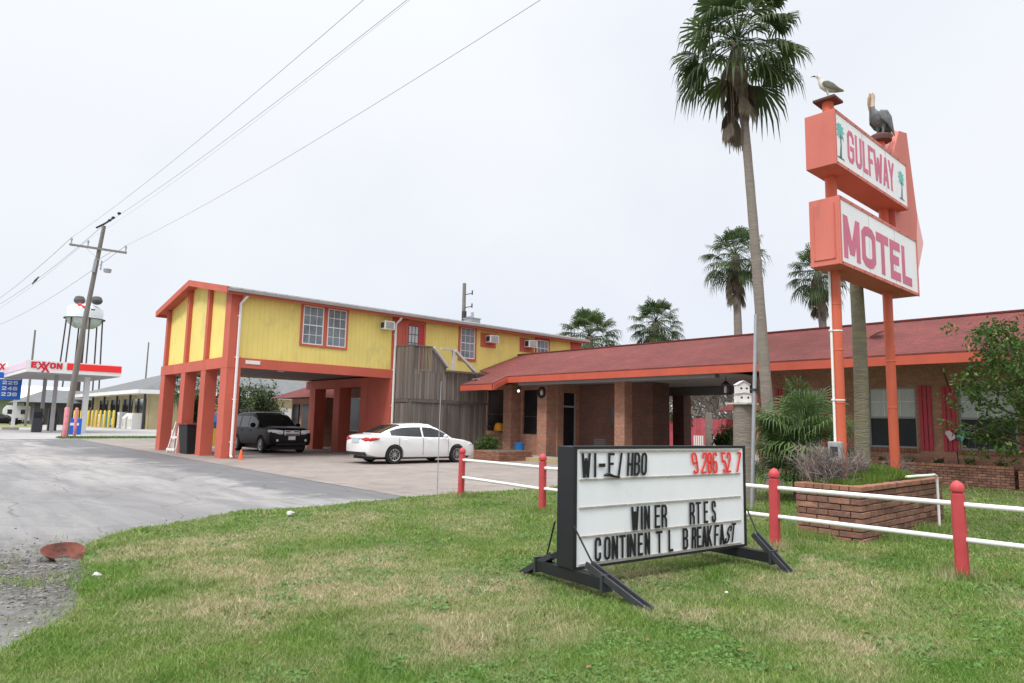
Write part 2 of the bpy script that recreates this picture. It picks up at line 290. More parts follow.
def grassmat(name, ground=False):
    m, nt, b = nodes(name); out = [n for n in nt.nodes if n.type=='OUTPUT_MATERIAL'][0]; tc = N(nt, 'ShaderNodeTexCoord').outputs['Object']
    flat = N(nt, 'ShaderNodeVectorMath', operation='MULTIPLY'); L(nt, tc, flat.inputs[0]); flat.inputs[1].default_value = (1,1,0); p = flat.outputs[0]; wp = mixv(nt, p, 1.3)
    dry = None
    for x, y, r, s in DRY:
        d = N(nt, 'ShaderNodeVectorMath', operation='DISTANCE'); L(nt, wp, d.inputs[0]); d.inputs[1].default_value = (x,y,0)
        q = ramp(nt, d.outputs['Value'], [(r*.25 if r*.25 < .9 else .9, g1(s)), (min(1, r*.95), g1(0))])
        dry = q if dry is None else mixc(nt, 1.0, dry, q, 'LIGHTEN')
    fine = noise(nt, 4.5, 7, p, .78); fm = ramp(nt, fine, [(.34, g1(.2)), (.52, g1(1))])
    dm = mixc(nt, 1.0, dry, fm, 'MULTIPLY')
    dm = mixc(nt, 1.0, dm, ramp(nt, noise(nt, 1.9, 8, p, .8), [(.47, g1(0)), (.66, g1(.5))]), 'ADD')
    if ground: gc = ramp(nt, noise(nt, 12, 6, p), [(.3,(.07,.095,.03)), (.7,(.15,.17,.07))]); dc = ramp(nt, noise(nt, 25, 6, p), [(.3,(.20,.155,.10)), (.7,(.40,.33,.23))])
    else:
        a = N(nt, 'ShaderNodeAttribute', attribute_name='rnd').outputs['Fac']
        gc = mixc(nt, ramp(nt, noise(nt, .9, 5, p), [(.35, g1(0)), (.65, g1(1))]), ramp(nt, a, [(0,(.065,.165,.024)), (1,(.235,.395,.085))]), ramp(nt, a, [(0,(.13,.21,.04)), (.75,(.31,.42,.12)), (1,(.50,.47,.24))]))
        dc = ramp(nt, a, [(0,(.18,.24,.06)), (.3,(.40,.36,.20)), (1,(.70,.62,.44))])
    col = mixc(nt, dm, gc, dc); L(nt, col, b.inputs['Base Color']); b.inputs['Roughness'].default_value = .75; b.inputs['Specular IOR Level'].default_value = .15
    if ground: bump(nt, b, noise(nt, 50, 5), 1, .02)
    else:
        t = N(nt, 'ShaderNodeBsdfTranslucent'); L(nt, col, t.inputs[0]); mx = N(nt, 'ShaderNodeMixShader'); mx.inputs[0].default_value = .4
        L(nt, b.outputs[0], mx.inputs[1]); L(nt, t.outputs[0], mx.inputs[2]); L(nt, mx.outputs[0], out.inputs[0])
    return m
# ------------------------------------------------------------------ world and light
w = bpy.data.worlds.new('World'); S.world = w; w.use_nodes = True; nt = w.node_tree; nt.nodes.clear()
SUN_EL, SUN_AZ = R(50), R(193)     # direction towards the sun: from -x, slightly -y
sky = N(nt, 'ShaderNodeTexSky', sky_type='NISHITA', sun_disc=False); sky.sun_elevation = SUN_EL; sky.sun_rotation = PI/2 - SUN_AZ
tc = N(nt, 'ShaderNodeTexCoord').outputs['Generated']; sz = N(nt, 'ShaderNodeSeparateXYZ'); L(nt, tc, sz.inputs[0])
base = ramp(nt, sz.outputs[2], [(0.0,(6.6,6.95,7.5)), (.10,(6.9,7.15,7.6)), (.35,(7.15,7.32,7.65)), (.60,(7.7,7.85,8.1)), (1.0,(30,30,30))])
cl = noise(nt, 1.7, 5, tc, .5, .3); cloud = mixc(nt, 1.0, base, ramp(nt, cl, [(.36,(.92,.935,.97)), (.58,(1.01,1.015,1.015))]), 'MULTIPLY')
fin = mixc(nt, .955, sky.outputs[0], cloud)
bg = N(nt, 'ShaderNodeBackground', i_Strength=.1); L(nt, fin, bg.inputs[0]); L(nt, bg.outputs[0], N(nt, 'ShaderNodeOutputWorld').inputs[0])
sl = bpy.data.lights.new('sun', 'SUN'); sl.energy = 1.5; sl.angle = R(14); sl.color = (1,.97,.93); so = bpy.data.objects.new('sun', sl); COL.objects.link(so)
dv = Vector((math.cos(SUN_AZ)*math.cos(SUN_EL), math.sin(SUN_AZ)*math.cos(SUN_EL), math.sin(SUN_EL))); so.rotation_euler = dv.to_track_quat('Z','Y').to_euler()
S.view_settings.view_transform = 'Standard'; S.view_settings.look = 'None'; S.view_settings.exposure = 0.38; S.view_settings.gamma = 1
# camera: 24 mm lens, eye height 1.5 m
cd = bpy.data.cameras.new('camera'); cam = bpy.data.objects.new('camera', cd); COL.objects.link(cam); S.camera = cam
cd.lens = 24; cd.sensor_width = 36*683/683.; cd.sensor_width = 36; cd.clip_end = 3000; cd.lens = 24.0117
yaw, pit, rol = R(47.46), R(6.90), R(-1.173)
f = Vector((math.cos(yaw)*math.cos(pit), math.sin(yaw)*math.cos(pit), math.sin(pit))); r = Vector((math.sin(yaw), -math.cos(yaw), 0)); u = r.cross(f)
r2 = r*math.cos(rol) - u*math.sin(rol); u2 = r*math.sin(rol) + u*math.cos(rol)
cam.matrix_world = Matrix(((r2.x,u2.x,-f.x,0),(r2.y,u2.y,-f.y,0),(r2.z,u2.z,-f.z,1.5),(0,0,0,1)))
# ------------------------------------------------------------------ ground
def sheet(name, poly, z, m, sub=None):
    return tag(MB().add([(x,y,z) for x,y in poly], [tuple(range(len(poly)))]).build(name, m), kind='structure')
farg = mat('far_ground', (.10,.12,.05), .95, .25, .05, bmp=0)
sheet('ground', [(-900,-900),(900,-900),(900,900),(-900,900)], -.03, farg)
sheet('parking_lot', [(-70,-40),(9.3,-40),(9.3,60),(4,60),(4,140),(-70,140)], 0, asphalt())
sheet('concrete_driveway', [(7.95,11.4),(20,11.0),(45,11.0),(45,50),(9.35,50),(9.15,43.6),(8.42,25.2),(8.1,16.7)], .006, concrete())
gl = mat('gas_lot', (.34,.33,.325), .9, .18, .25, bmp=.3)
sheet('station_lot', [(4.5,50.2),(60,50.2),(60,130),(6,130)], .010, gl)
sheet('far_grass_verge', [(3.5,94),(12.5,94),(19,124),(3.5,124)], .02, mat('verge', (.20,.21,.085), .95, .3, .6, bmp=0))
LAWN = [(-1,-9),(-.6,1),(-.1,3),(.3,4.6),(.71,5.52),(1.13,6.09),(1.5,6.8),(1.62,8.1),(1.9,9.4),(2.6,10.2),(4.45,11.2),(5.8,11.2),(7.7,11.5),(9.4,11.7),(11.5,11.6),(20,11.3),(23.2,11.3),(23.2,-9)]
def wobble(poly, step=.25, amp=.09):
    out = []
    for i in range(len(poly)):
        a = np.array(poly[i]); b = np.array(poly[(i+1)%len(poly)]); n = max(1, int(np.linalg.norm(b-a)/step))
        for k in range(n): out.append(tuple(a+(b-a)*k/n + rng.normal(0, amp*.5, 2)))
    return out
lw = wobble(LAWN); sheet('lawn', lw, .014, grassmat('lawn_soil', True))
def inside(px, py, poly):
    c = np.zeros(len(px), bool); j = len(poly)-1
    for i in range(len(poly)):
        xi, yi = poly[i]; xj, yj = poly[j]
        if yi != yj: c ^= ((yi > py) != (yj > py)) & (px < (xj-xi)*(py-yi)/(yj-yi)+xi)
        j = i
    return c
def vnoise(x, y, s, seed=0):
    r_ = np.random.default_rng(seed).random((64,64)); X = x/s; Y = y/s; i = np.floor(X).astype(int); j = np.floor(Y).astype(int); fx = X-i; fy = Y-j
    fx = fx*fx*(3-2*fx); fy = fy*fy*(3-2*fy); g = lambda a,b: r_[a%64,b%64]
    return (g(i,j)*(1-fx)+g(i+1,j)*fx)*(1-fy)+(g(i,j+1)*(1-fx)+g(i+1,j+1)*fx)*fy
def blades(name, x, y, z0, h, wd, m, lean=.6, label=None):
    n = len(x); a = rng.random(n)*2*PI; t = rng.random(n)*2*PI; ln = lean*h*rng.random(n)
    dx, dy = np.cos(a)*wd/2, np.sin(a)*wd/2
    z0 = np.broadcast_to(np.asarray(z0, float), (n,)); V = np.empty((n,3,3)); V[:,0] = np.stack([x-dx,y-dy,z0],1); V[:,1] = np.stack([x+dx,y+dy,z0],1); V[:,2] = np.stack([x+np.cos(t)*ln,y+np.sin(t)*ln,z0+h],1)
    me = bpy.data.meshes.new(name); me.vertices.add(3*n); me.vertices.foreach_set('co', V.ravel()); me.loops.add(3*n); me.loops.foreach_set('vertex_index', np.arange(3*n, dtype=np.int32))
    me.polygons.add(n); me.polygons.foreach_set('loop_start', np.arange(0,3*n,3, dtype=np.int32)); me.update(calc_edges=True)
    at = me.attributes.new('rnd','FLOAT','FACE'); at.data.foreach_set('value', rng.random(n)); me.materials.append(m)
    o = bpy.data.objects.new(name, me); COL.objects.link(o); return tag(o, label, 'grass', kind='stuff')
GM = grassmat('grass_blades')
def lawn_points(n):
    # more tufts near the front, sampled uniformly in bearing and in inverse distance
    az = rng.uniform(R(-12), R(100), n); inv = rng.uniform(1/27., 1/3.4, n); d = 1/inv
    x = d*np.cos(az); y = d*np.sin(az); k = inside(x, y, lw)
    fx = (x > 9.85) & (x < 13.3) & (y > 3.72) & (y < 4.58); k &= ~fx
    return x[k], y[k], d[k]
x, y, d = lawn_points(1250000)
dens = vnoise(x, y, .35, 1)*.5+vnoise(x, y, .09, 2)*.5; k = rng.random(len(x)) < .35+.9*dens; x, y, d, dens = x[k], y[k], d[k], dens[k]
ed = rng.normal(0,.09,(2,len(x)))*(rng.random(len(x))<.5); x = x+ed[0]; y = y+ed[1]; kk = ~((x > 9.8) & (x < 13.35) & (y > 3.68) & (y < 4.62)); x, y, d, dens = x[kk], y[kk], d[kk], dens[kk]
lush = np.clip((vnoise(x,y,.55,3)-.60)*6,0,1)*.8; hh = (.010+.024*rng.random(len(x))**1.5+.014*dens)*(1+lush*.8)
blades('lawn_grass', x, y, .014, hh, (.0035+.0011*d)*(1+.8*lush), GM, 1.5, 'patchy green and straw coloured lawn grass in front of the motel')
# broad leaved weeds in bright patches
wx_, wy_, wd_ = lawn_points(150000); k = (vnoise(wx_,wy_,.6,21)*.6+vnoise(wx_,wy_,.15,22)*.4 > .60) & (wd_ < 17); wx_, wy_, wd_ = wx_[k], wy_[k], wd_[k]
n = len(wx_); a = rng.random(n)*6.28; l_ = .010+.010*rng.random(n)+.0008*wd_; z_ = .02+.018*rng.random(n); t1, t2 = rng.normal(0,.35,n), rng.normal(0,.35,n)
V = np.empty((n,4,3)); 
for q, (du, dv_) in enumerate(((-1,0),(0,-.6),(1,0),(0,.6))):
    ux = du*np.cos(a)-dv_*np.sin(a); uy = du*np.sin(a)+dv_*np.cos(a); V[:,q,0] = wx_+ux*l_; V[:,q,1] = wy_+uy*l_; V[:,q,2] = z_+(ux*t1+uy*t2)*l_
me = bpy.data.meshes.new('clover'); me.from_pydata(V.reshape(-1,3).tolist(), [], [(4*i,4*i+1,4*i+2,4*i+3) for i in range(n)]); at = me.attributes.new('rnd','FLOAT','FACE'); at.data.foreach_set('value', rng.random(n))
me.materials.append(leafmat('clover_leaf', (.07,.16,.03), (.20,.36,.10), .35)); o = bpy.data.objects.new('clover', me); COL.objects.link(o); tag(o, 'bright green broad leaved weeds in patches through the lawn', 'weeds', kind='stuff')
# rank tufts round posts, planter and feet
cen = [(8.94,11.15),(8.36,8.37),(8.56,4.3),(8.44,2.25),(9.8,4.3),(10.6,3.65),(12,3.62),(13.5,3.62),(9.75,4.7),(11.73,6.3)]
tx, ty = [], []
for cx, cy in cen: tx.append(rng.normal(cx,.16,700)); ty.append(rng.normal(cy,.16,700))
gx = rng.uniform(9.98,13.2,11000); gy = rng.uniform(3.82,4.50,11000)
tx = np.concatenate(tx); ty = np.concatenate(ty); k = ~((tx > 9.8) & (tx < 13.4) & (ty > 3.68) & (ty < 4.62)); tx, ty = tx[k], ty[k]
blades('tall_grass_tufts', tx, ty, .014, .05+.09*rng.random(len(tx)), .012, GM, .7, 'longer grass tufts round the fence posts and planter foot')
GM2 = leafmat('planter_grass_blade', (.07,.14,.02), (.21,.31,.06), .4)
k = vnoise(gx, gy, .5, 9) > .25; gx, gy = gx[k], gy[k]
gz = .70+.16*np.exp(-((gx-11.6)/.9)**2-((gy-4.2)/.45)**2)
blades('planter_grass', gx, gy, gz, .06+.13*rng.random(len(gx))*vnoise(gx,gy,.4,4), .014, GM2, .6, 'bright green grass growing on top of the front brick planter')
gx = rng.uniform(8.6,15,5000); gy = 52.2+rng.normal(0,.5,5000)+.12*(gx-8.6); blades('verge_strip_grass', gx, gy, .012, .06+.12*rng.random(5000), .05, GM2, .6, 'thin green weed strip at the foot of the utility pole')
gx = rng.normal(1.25,.5,6000); gy = rng.normal(7.6,1.1,6000); k = (vnoise(gx,gy,.30,11)*.6+vnoise(gx,gy,.1,12)*.4 > .57); gx, gy = gx[k], gy[k]
blades('mud_weeds', gx, gy, .0, .02+.04*rng.random(len(gx)), .007, GM, 1.0, 'sparse weeds creeping over the muddy gravel edge')
# gravel and clods
mb = MB()
for i in range(2600):
    a = rng.normal(1.15,.45); b = rng.normal(7.8,.9)
    if a > 1.9: continue
    s_ = random.choice((.005,.006,.008,.008,.010,.012,.018)) ; mb.sphere((a,b,s_*.3), s_, (1,.8,.5), 5, 3, random.random(), .25)
tag(mb.build('gravel', mat('gravel', (.30,.29,.27), .95, .3, 4, rnd=.7)), 'loose gravel and clods at the muddy lawn edge', 'gravel', kind='stuff')
mb = MB()
for i in range(260):
    a, b = rng.uniform(1.5,12), rng.uniform(.5,10.5)
    if not inside(np.array([a]),np.array([b]),lw)[0]: continue
    s_ = random.uniform(.012,.035); Mx = Matrix.Translation((a,b,.05)) @ Matrix.Rotation(random.uniform(0,6),4,'Z') @ Matrix.Rotation(random.uniform(-.5,.5),4,'X')
    mb.add([Mx @ Vector(p) for p in ((-s_,0,0),(0,-s_*.5,.006),(s_,0,0),(0,s_*.5,.008))], [(0,1,2,3)])
tag(mb.build('fallen_leaves', M['deadleaf']), 'dry brown leaves lying about the lawn', 'fallen leaves', kind='stuff')
def litter(name, c, s_, label, m='paper'):
    mb = MB(); mb.sphere((0,0,s_*.6), s_, (.9,.6,.5), 8, 5, .5, .4)
    return tag(mb.build(name, M[m], loc=(c[0],c[1],.02)), label, 'litter')
litter('crumpled_paper', (4.8,10.19), .075, 'white crumpled paper ball on the grass edge beside the asphalt')
litter('paper_scrap', (1.62,7.35), .045, 'pale scrap lying in the mud at the lawn edge')
litter('paper_scrap', (5.75,3.35), .028, 'tiny white scrap on the lawn right of the letter board')
# rusty collar at lawn edge
mb = MB(); n = 30; prof = [(.10,.0),(.13,.03),(.19,.10),(.265,.185),(.275,.185),(.27,.172),(.20,.088),(.14,.015),(.12,-.01)]
for k in range(n+1):
    t = R(-62)+R(304)*k/n; e = 1+.05*math.sin(3*t); cut = .55 if (k < 3 or k > n-2) else 1
    for r_, z in prof: mb.v.append((r_*math.cos(t)*e, r_*math.sin(t)*e, z*cut+.02*math.cos(t)))
m_ = len(prof)
for k in range(n):
    for q in range(m_-1): mb.f.append((k*m_+q,(k+1)*m_+q,(k+1)*m_+q+1,k*m_+q+1)); mb.a.append(.5)
tag(mb.build('rusty_iron_dish', M['rust'], smooth=True, loc=(1.56,8.62,.0)), 'rust red broken iron dish half sunk where the lawn meets the lot', 'iron dish').rotation_euler = (R(17),0,R(14)); bpy.data.objects['rusty_iron_dish'].scale = (.74,.74,.5)
# ------------------------------------------------------------------ lettering
G = {
'W':[[(0,1),(.2,0),(.5,.85),(.8,0),(1,1)]],'I':[[(.5,0),(.5,1)]],'-':[[(0,.5),(1,.5)]],'F':[[(1,1),(0,1),(0,0)],[(0,.52),(.8,.52)]],
'H':[[(0,0),(0,1)],[(1,0),(1,1)],[(0,.5),(1,.5)]],'B':[[(0,0),(0,1),(.7,1),(1,.88),(1,.64),(.75,.52),(0,.52)],[(.75,.52),(1,.4),(1,.12),(.7,0),(0,0)]],
'O':[[(.5,0),(.2,.03),(0,.15),(0,.85),(.2,.97),(.5,1),(.8,.97),(1,.85),(1,.15),(.8,.03),(.5,0)]],'D':[[(0,0),(0,1),(.65,1),(1,.85),(1,.15),(.65,0),(0,0)]],
'N':[[(0,0),(0,1),(1,0),(1,1)]],'E':[[(1,1),(0,1),(0,0),(1,0)],[(0,.52),(.8,.52)]],'R':[[(0,0),(0,1),(.7,1),(1,.88),(1,.62),(.7,.5),(0,.5)],[(.6,.5),(1,.3),(1,0)]],
'T':[[(0,1),(1,1)],[(.5,1),(.5,0)]],'S':[[(1,.78),(1,.9),(.75,1),(.25,1),(0,.9),(0,.66),(.25,.54),(.75,.46),(1,.34),(1,.1),(.75,0),(.25,0),(0,.1),(0,.22)]],
'C':[[(1,.72),(1,.88),(.75,1),(.25,1),(0,.88),(0,.12),(.25,0),(.75,0),(1,.12),(1,.28)]],'L':[[(0,1),(0,0),(1,0)]],'A':[[(0,0),(.5,1),(1,0)],[(.2,.33),(.8,.33)]],
'K':[[(0,0),(0,1)],[(1,1),(0,.42)],[(.25,.56),(1,0)]],'9':[[(0,.1),(.25,0),(.75,0),(1,.14),(1,.86),(.75,1),(.25,1),(0,.88),(0,.6),(.25,.48),(1,.52)]],
'2':[[(0,.78),(0,.9),(.25,1),(.75,1),(1,.9),(1,.68),(0,.1),(0,0),(1,0)]],'8':[[(.25,.53),(0,.64),(0,.9),(.25,1),(.75,1),(1,.9),(1,.64),(.75,.53),(.25,.53),(0,.4),(0,.12),(.25,0),(.75,0),(1,.12),(1,.4),(.75,.53)]],
'6':[[(1,.88),(.75,1),(.25,1),(0,.86),(0,.14),(.25,0),(.75,0),(1,.12),(1,.42),(.75,.54),(.25,.54),(0,.44)]],'5':[[(1,1),(0,1),(0,.56),(.7,.58),(1,.46),(1,.12),(.75,0),(.25,0),(0,.12)]],
'7':[[(0,1),(1,1),(.4,0)]],'G':[[(1,.76),(1,.88),(.75,1),(.25,1),(0,.88),(0,.12),(.25,0),(.75,0),(1,.12),(1,.45),(.55,.45)]],'U':[[(0,1),(0,.12),(.25,0),(.75,0),(1,.12),(1,1)]],
'Y':[[(0,1),(.5,.5),(1,1)],[(.5,.5),(.5,0)]],'M':[[(0,0),(0,1),(.5,.3),(1,1),(1,0)]],'X':[[(0,0),(1,1)],[(0,1),(1,0)]],'1':[[(.2,.8),(.6,1),(.6,0)]],'3':[[(0,.9),(.25,1),(.75,1),(1,.9),(1,.62),(.6,.52),(1,.42),(1,.1),(.75,0),(.25,0),(0,.1)]],'4':[[(.8,0),(.8,1),(0,.3),(1,.3)]],
}
GD = {'M':[(0,0,0,1),(1,0,1,1),(0,1,.5,.12),(.5,.12,1,1)],'N':[(0,0,0,1),(1,0,1,1),(0,1,1,0)],'W':[(0,1,.24,0),(.24,0,.5,.8),(.5,.8,.76,0),(.76,0,1,1)],
'A':[(0,0,.5,1),(.5,1,1,0),(.22,.25,.78,.25)],'K':[(0,0,0,1),(0,.38,1,1),(.3,.5,1,0)],'X':[(0,0,1,1),(0,1,1,0)],'Y':[(0,1,.5,.45),(.5,.45,1,1),(.5,.5,.5,0)],'7':[(0,1,1,1),(1,.95,.35,0)]}
def glyph(mb, ch, w, h, t, depth, tf, th=None, y0=0):
    """stroke letter in the local x (right) z (up) plane, facing -y; tf maps (u,v) to (u,v)"""
    tv = th or t
    if ch in GD:
        k = t*.5
        for li, (x1,y1,x2,y2) in enumerate(GD[ch]):
            horiz = abs(y1-y2) < 1e-6
            X1_, X2_, Y1_, Y2_ = k+x1*(w-t), k+x2*(w-t), y1*h, y2*h
            q = tv/2 if horiz else 0; e = 0 if horiz else k*(1.0 if x1 == x2 else 1.12)
            if horiz: Y1_ = Y2_ = tv/2+y1*(h-tv)
            poly = [(X1_-e,Y1_-q),(X1_+e if not horiz else X2_,Y1_-q),(X2_+e if not horiz else X2_,Y2_+q),(X2_-e if not horiz else X1_,Y2_+q)]
            poly = [tf(*p_) for p_ in poly]; dz = .0004*li
            vs = [(a,y0-depth-dz,b) for a,b in poly]+[(a,y0-dz,b) for a,b in poly]
            mb.add(vs, [(0,1,2,3),(7,6,5,4),(0,4,5,1),(1,5,6,2),(2,6,7,3),(3,7,4,0)], .5)
        return
    for li, pl in enumerate(G[ch]):
        pts = [Vector((t/2+p[0]*(w-t), tv/2+p[1]*(h-tv))) for p in pl]; closed = pl[0] == pl[-1]
        n = len(pts); lo, ro = [], []
        for i, p in enumerate(pts):
            if closed: a = pts[i-1] if i else pts[-2]; b = pts[i+1] if i < n-1 else pts[1]
            else: a = pts[max(i-1,0)]; b = pts[min(i+1,n-1)]
            d1 = (p-a).normalized() if (p-a).length > 1e-9 else (b-p).normalized(); d2 = (b-p).normalized() if (b-p).length > 1e-9 else d1
            nn = Vector((-(d1+d2).y, (d1+d2).x)); nn = nn.normalized() if nn.length > 1e-6 else Vector((-d1.y,d1.x))
            n1 = Vector((-d1.y,d1.x)); q = min(1.8, 1/max(.3, nn.dot(n1))); e = Vector((0,0))
            if not closed and i == 0: e = -d2*t/2
            if not closed and i == n-1: e = d1*t/2
            # only lengthen ends that run axis-aligned
            if abs(e.x) > 1e-9 and abs(e.y) > 1e-9: e = e*.4
            lo.append(p+e+nn*q*t/2); ro.append(p+e-nn*q*t/2)
        o = len(mb.v); dz = .0004*li
        for y_ in (y0-depth-dz, y0-dz):
            for q in lo+ro:
                uu, vv = tf(q.x, q.y); mb.v.append((uu, y_, vv))
        for i in range(n-1):
            A, B, Cc, D = o+i, o+i+1, o+n+i+1, o+n+i
            mb.f += [(A,B,Cc,D), (A+2*n,D+2*n,Cc+2*n,B+2*n), (A,A+2*n,B+2*n,B), (D,Cc,Cc+2*n,D+2*n)]; mb.a += [.5]*4
        mb.f += [(o,o+n,o+3*n,o+2*n),(o+n-1,o+3*n-1,o+4*n-1,o+2*n-1)]; mb.a += [.5]*2
def letter(parent, ch, u0, u1, z0, z1, m, t=.028, depth=.006, y0=0, slant=0, rot=0, name='letter', th=None):
    mb = MB(); w_, h_ = u1-u0, z1-z0
    if ch == 'I': w_ = max(w_, t)
    def tf(a, b):
        a2 = a + slant*(b-h_/2)
        if rot:
            ca, sa = math.cos(rot), math.sin(rot); x_, z_ = a2-w_/2, b-h_/2; a2, b = w_/2+x_*ca-z_*sa, h_/2+x_*sa+z_*ca
        return u0+a2, z0+b
    glyph(mb, ch, w_, h_, t, depth, tf, th, y0)
    return mb.build(name, m, parent)
# ------------------------------------------------------------------ changeable letter board
BA = math.atan2(-.30, 2.5)
bd = thing('letter_board_sign', 'white changeable letter board in a black cabinet on splayed steel feet', 'letter board', (4.785,4.32,0), BA)
BL, BT, Z0, Z1 = 2.545, .215, .20, 1.305
mb = MB(); mb.box(-.03,.0,Z0, BL,BT,Z1); cab = mb.build('cabinet', M['boardside'], bd, bevel=.006)
mb = MB()
for a in ((-.032,-.022,Z0-.004,.012,-.001,Z1+.004),(BL-.03,-.022,Z0-.004,BL+.004,-.001,Z1+.004),(.0125,-.022,Z1-.022,BL-.0305,-.001,Z1+.004),(.0125,-.022,Z0-.004,BL-.0305,-.001,Z0+.018)): mb.box(*a)
mb.build('face_frame', M['black'], bd)
MB().box(.013,-.012,Z0+.019,BL-.031,-.002,Z1-.023).build('face_panel', M['face'], bd)
mb = MB()
for q in (.64,1.27,1.90): mb.box(q-.002,-.0135,Z0+.02,q+.002,-.0118,Z1-.024)
for q in (0,): mb.build('panel_seam', M['rail'], bd)
for z in (1.262,1.0,.745,.483,.238):
    mb = MB()
    for k in range(8):
        a = .045+k*.301; mb.box(a,-.024,z-.008+random.uniform(-.002,.002),a+.3,-.0125,z+.006)
    mb.build('letter_rail', M['railtrim'], bd)
r1 = [('W',.06,.17,0),('I',.21,.25,0),('-',.28,.36,0),('F',.40,.48,0),('I',.54,.575,.18),('H',.655,.735,.06),('B',.75,.83,.05),('O',.85,.93,.05)]
for ch,a,b,s_ in r1:
    if ch == '-': letter(bd, ch, a, b, 1.10, 1.16, M['ink'], .034, y0=-.026)
    else: letter(bd, ch, a, b, 1.02 if ch != 'F' else 1.03, 1.245, M['ink'], .024, y0=-.026, slant=s_)
for ch,a,b,s_ in [('9',1.62,1.71,-.18),('2',1.78,1.86,.1),('8',1.87,1.945,0),('6',1.96,2.04,0),('5',2.12,2.195,-.15),('2',2.205,2.275,.0),('7',2.37,2.45,.15)]:
    letter(bd, ch, a, b, 1.015, 1.24, M['inkred'], .023, y0=-.026, slant=s_)
for ch,a,b in [('W',.71,.81),('I',.84,.87),('N',.89,.97),('E',1.04,1.12),('R',1.14,1.22),('R',1.57,1.65),('T',1.67,1.75),('E',1.80,1.87),('S',1.93,2.0)]:
    letter(bd, ch, a, b, .495, .722, M['ink'], .024, y0=-.026)
for ch,a,b,s_ in [('C',.23,.31,0),('O',.35,.43,0),('N',.45,.53,0),('T',.55,.63,0),('I',.645,.68,0),('N',.685,.77,.0),('E',.80,.87,0),('N',.895,.97,0),('T',1.06,1.15,0),('L',1.24,1.31,0),('B',1.46,1.54,0),('R',1.60,1.67,.06),('E',1.685,1.755,0),('A',1.765,1.845,0),('K',1.85,1.93,0),('F',1.97,2.045,.06),('A',2.06,2.14,0)]:
    letter(bd, ch, a, b, .25, .465, M['ink'], .0235, y0=-.026, slant=s_)
letter(bd, 'S', 2.175, 2.245, .255, .44, M['ink'], .022, y0=-.026, slant=.45); letter(bd, 'T', 2.25, 2.32, .26, .465, M['ink'], .022, y0=-.032, slant=.2)
mb = MB(); mb.tube([(.35,-.03,1.035),(.40,-.034,1.045),(.47,-.034,1.022),(.55,-.03,1.014)], [.012,.018,.012,.009], 6); mb.build('fallen_letter_scrap', M['ink'], bd, smooth=True)
for bx, f0, f1, tip in ((.04,-.38,.56,.56),(2.44,-.42,.50,.20)):     # cross beams with telescoping feet
    MB().box(bx-.05,f0,.09,bx+.05,f1,.195).build('cross_beam', M['black'], bd, bevel=.004)
    for s_, y_ in ((-1,f0),(1,f1)):
        tp = tip if s_ < 0 else .26; rise = .27 if tip > .3 else .36
        MB().beam((bx-.036,y_-s_*.22,rise),(bx-.036,y_+s_*tp,.012),.02,.055).beam((bx+.036,y_-s_*.22,rise),(bx+.036,y_+s_*tp,.012),.02,.055).beam((bx,y_-s_*.22,rise-.03),(bx,y_+s_*tp,-.018),.054,.012).box(bx-.062,y_-.014,.075,bx+.062,y_+.014,.22).build('sliding_foot', M['steel'], bd)
        ye = -.028 if s_ < 0 else BT+.02
        MB().tube([(-.035 if bx < 1 else BL+.01,ye,.60),(bx,y_-s_*.10,.20)], .009, 6).build('tie_rod', M['black'], bd)
# ------------------------------------------------------------------ rail fence
fn = thing('rail_fence', 'low fence of round topped red posts with two white pipe rails', 'fence', (8.9,11.15,0))
FP = [(8.90,11.15),(8.55,8.46),(8.55,6.35),(8.56,4.29),(8.45,2.20),(8.42,.2),(8.4,-1.9),(8.35,-4)]
for (a,b) in FP:
    mb = MB(); ln = random.uniform(-.012,.012)
    s_ = .058
    mb.prism([(-s_,-s_*.6),(-s_*.6,-s_),(s_*.6,-s_),(s_,-s_*.6),(s_,s_*.6),(s_*.6,s_),(-s_*.6,s_),(-s_,s_*.6)], -.05, .86)
    mb.lathe([(.060,.86),(.050,.868),(.050,.882),(.068,.895),(.072,.92),(.064,.955),(.042,.985),(0,1.01)], (0,0,0), 16)
    o = mb.build('post', M['fencered'], smooth=True, bevel=0); o.parent = fn; o.location = (a-8.9,b-11.15,0); o.rotation_euler = (ln, ln*.5, 0)
for i in range(len(FP)-1):
    for z in (.40,.76):
        p, q = FP[i], FP[i+1]; dz = random.uniform(-.012,.012)
        mb = MB(); mb.tube([(p[0]-8.9-.0,p[1]-11.15,z+dz),(q[0]-8.9,q[1]-11.15,z-dz)], .027, 10); mb.build('rail', M['rail'], fn, smooth=True)
# thin rod and tall steel pole
tag(MB().tube([(0,0,0),(0,0,1.2),(0.01,0,2.35)], [.011,.010,.007], 6).build('thin_steel_rod', M['galv'], loc=(8.5,11.42,0)), 'thin upright steel rod standing at the lawn corner by the white sedan', 'rod')
mb = MB(); mb.tube([(0,0,0),(0,.0,3.62)], .036, 12); o = mb.build('galvanised_pole', M['galv'], smooth=True, loc=(11.73,6.3,0)); tag(o, 'bare galvanised steel pole standing behind the letter board', 'pole'); o.rotation_euler = (R(2.06),R(1.1),0)
mb = MB(); mb.box(-.06,-.05,2.2,.06,.05,2.24); mb.build('sleeve', M['steel'], o, smooth=True)
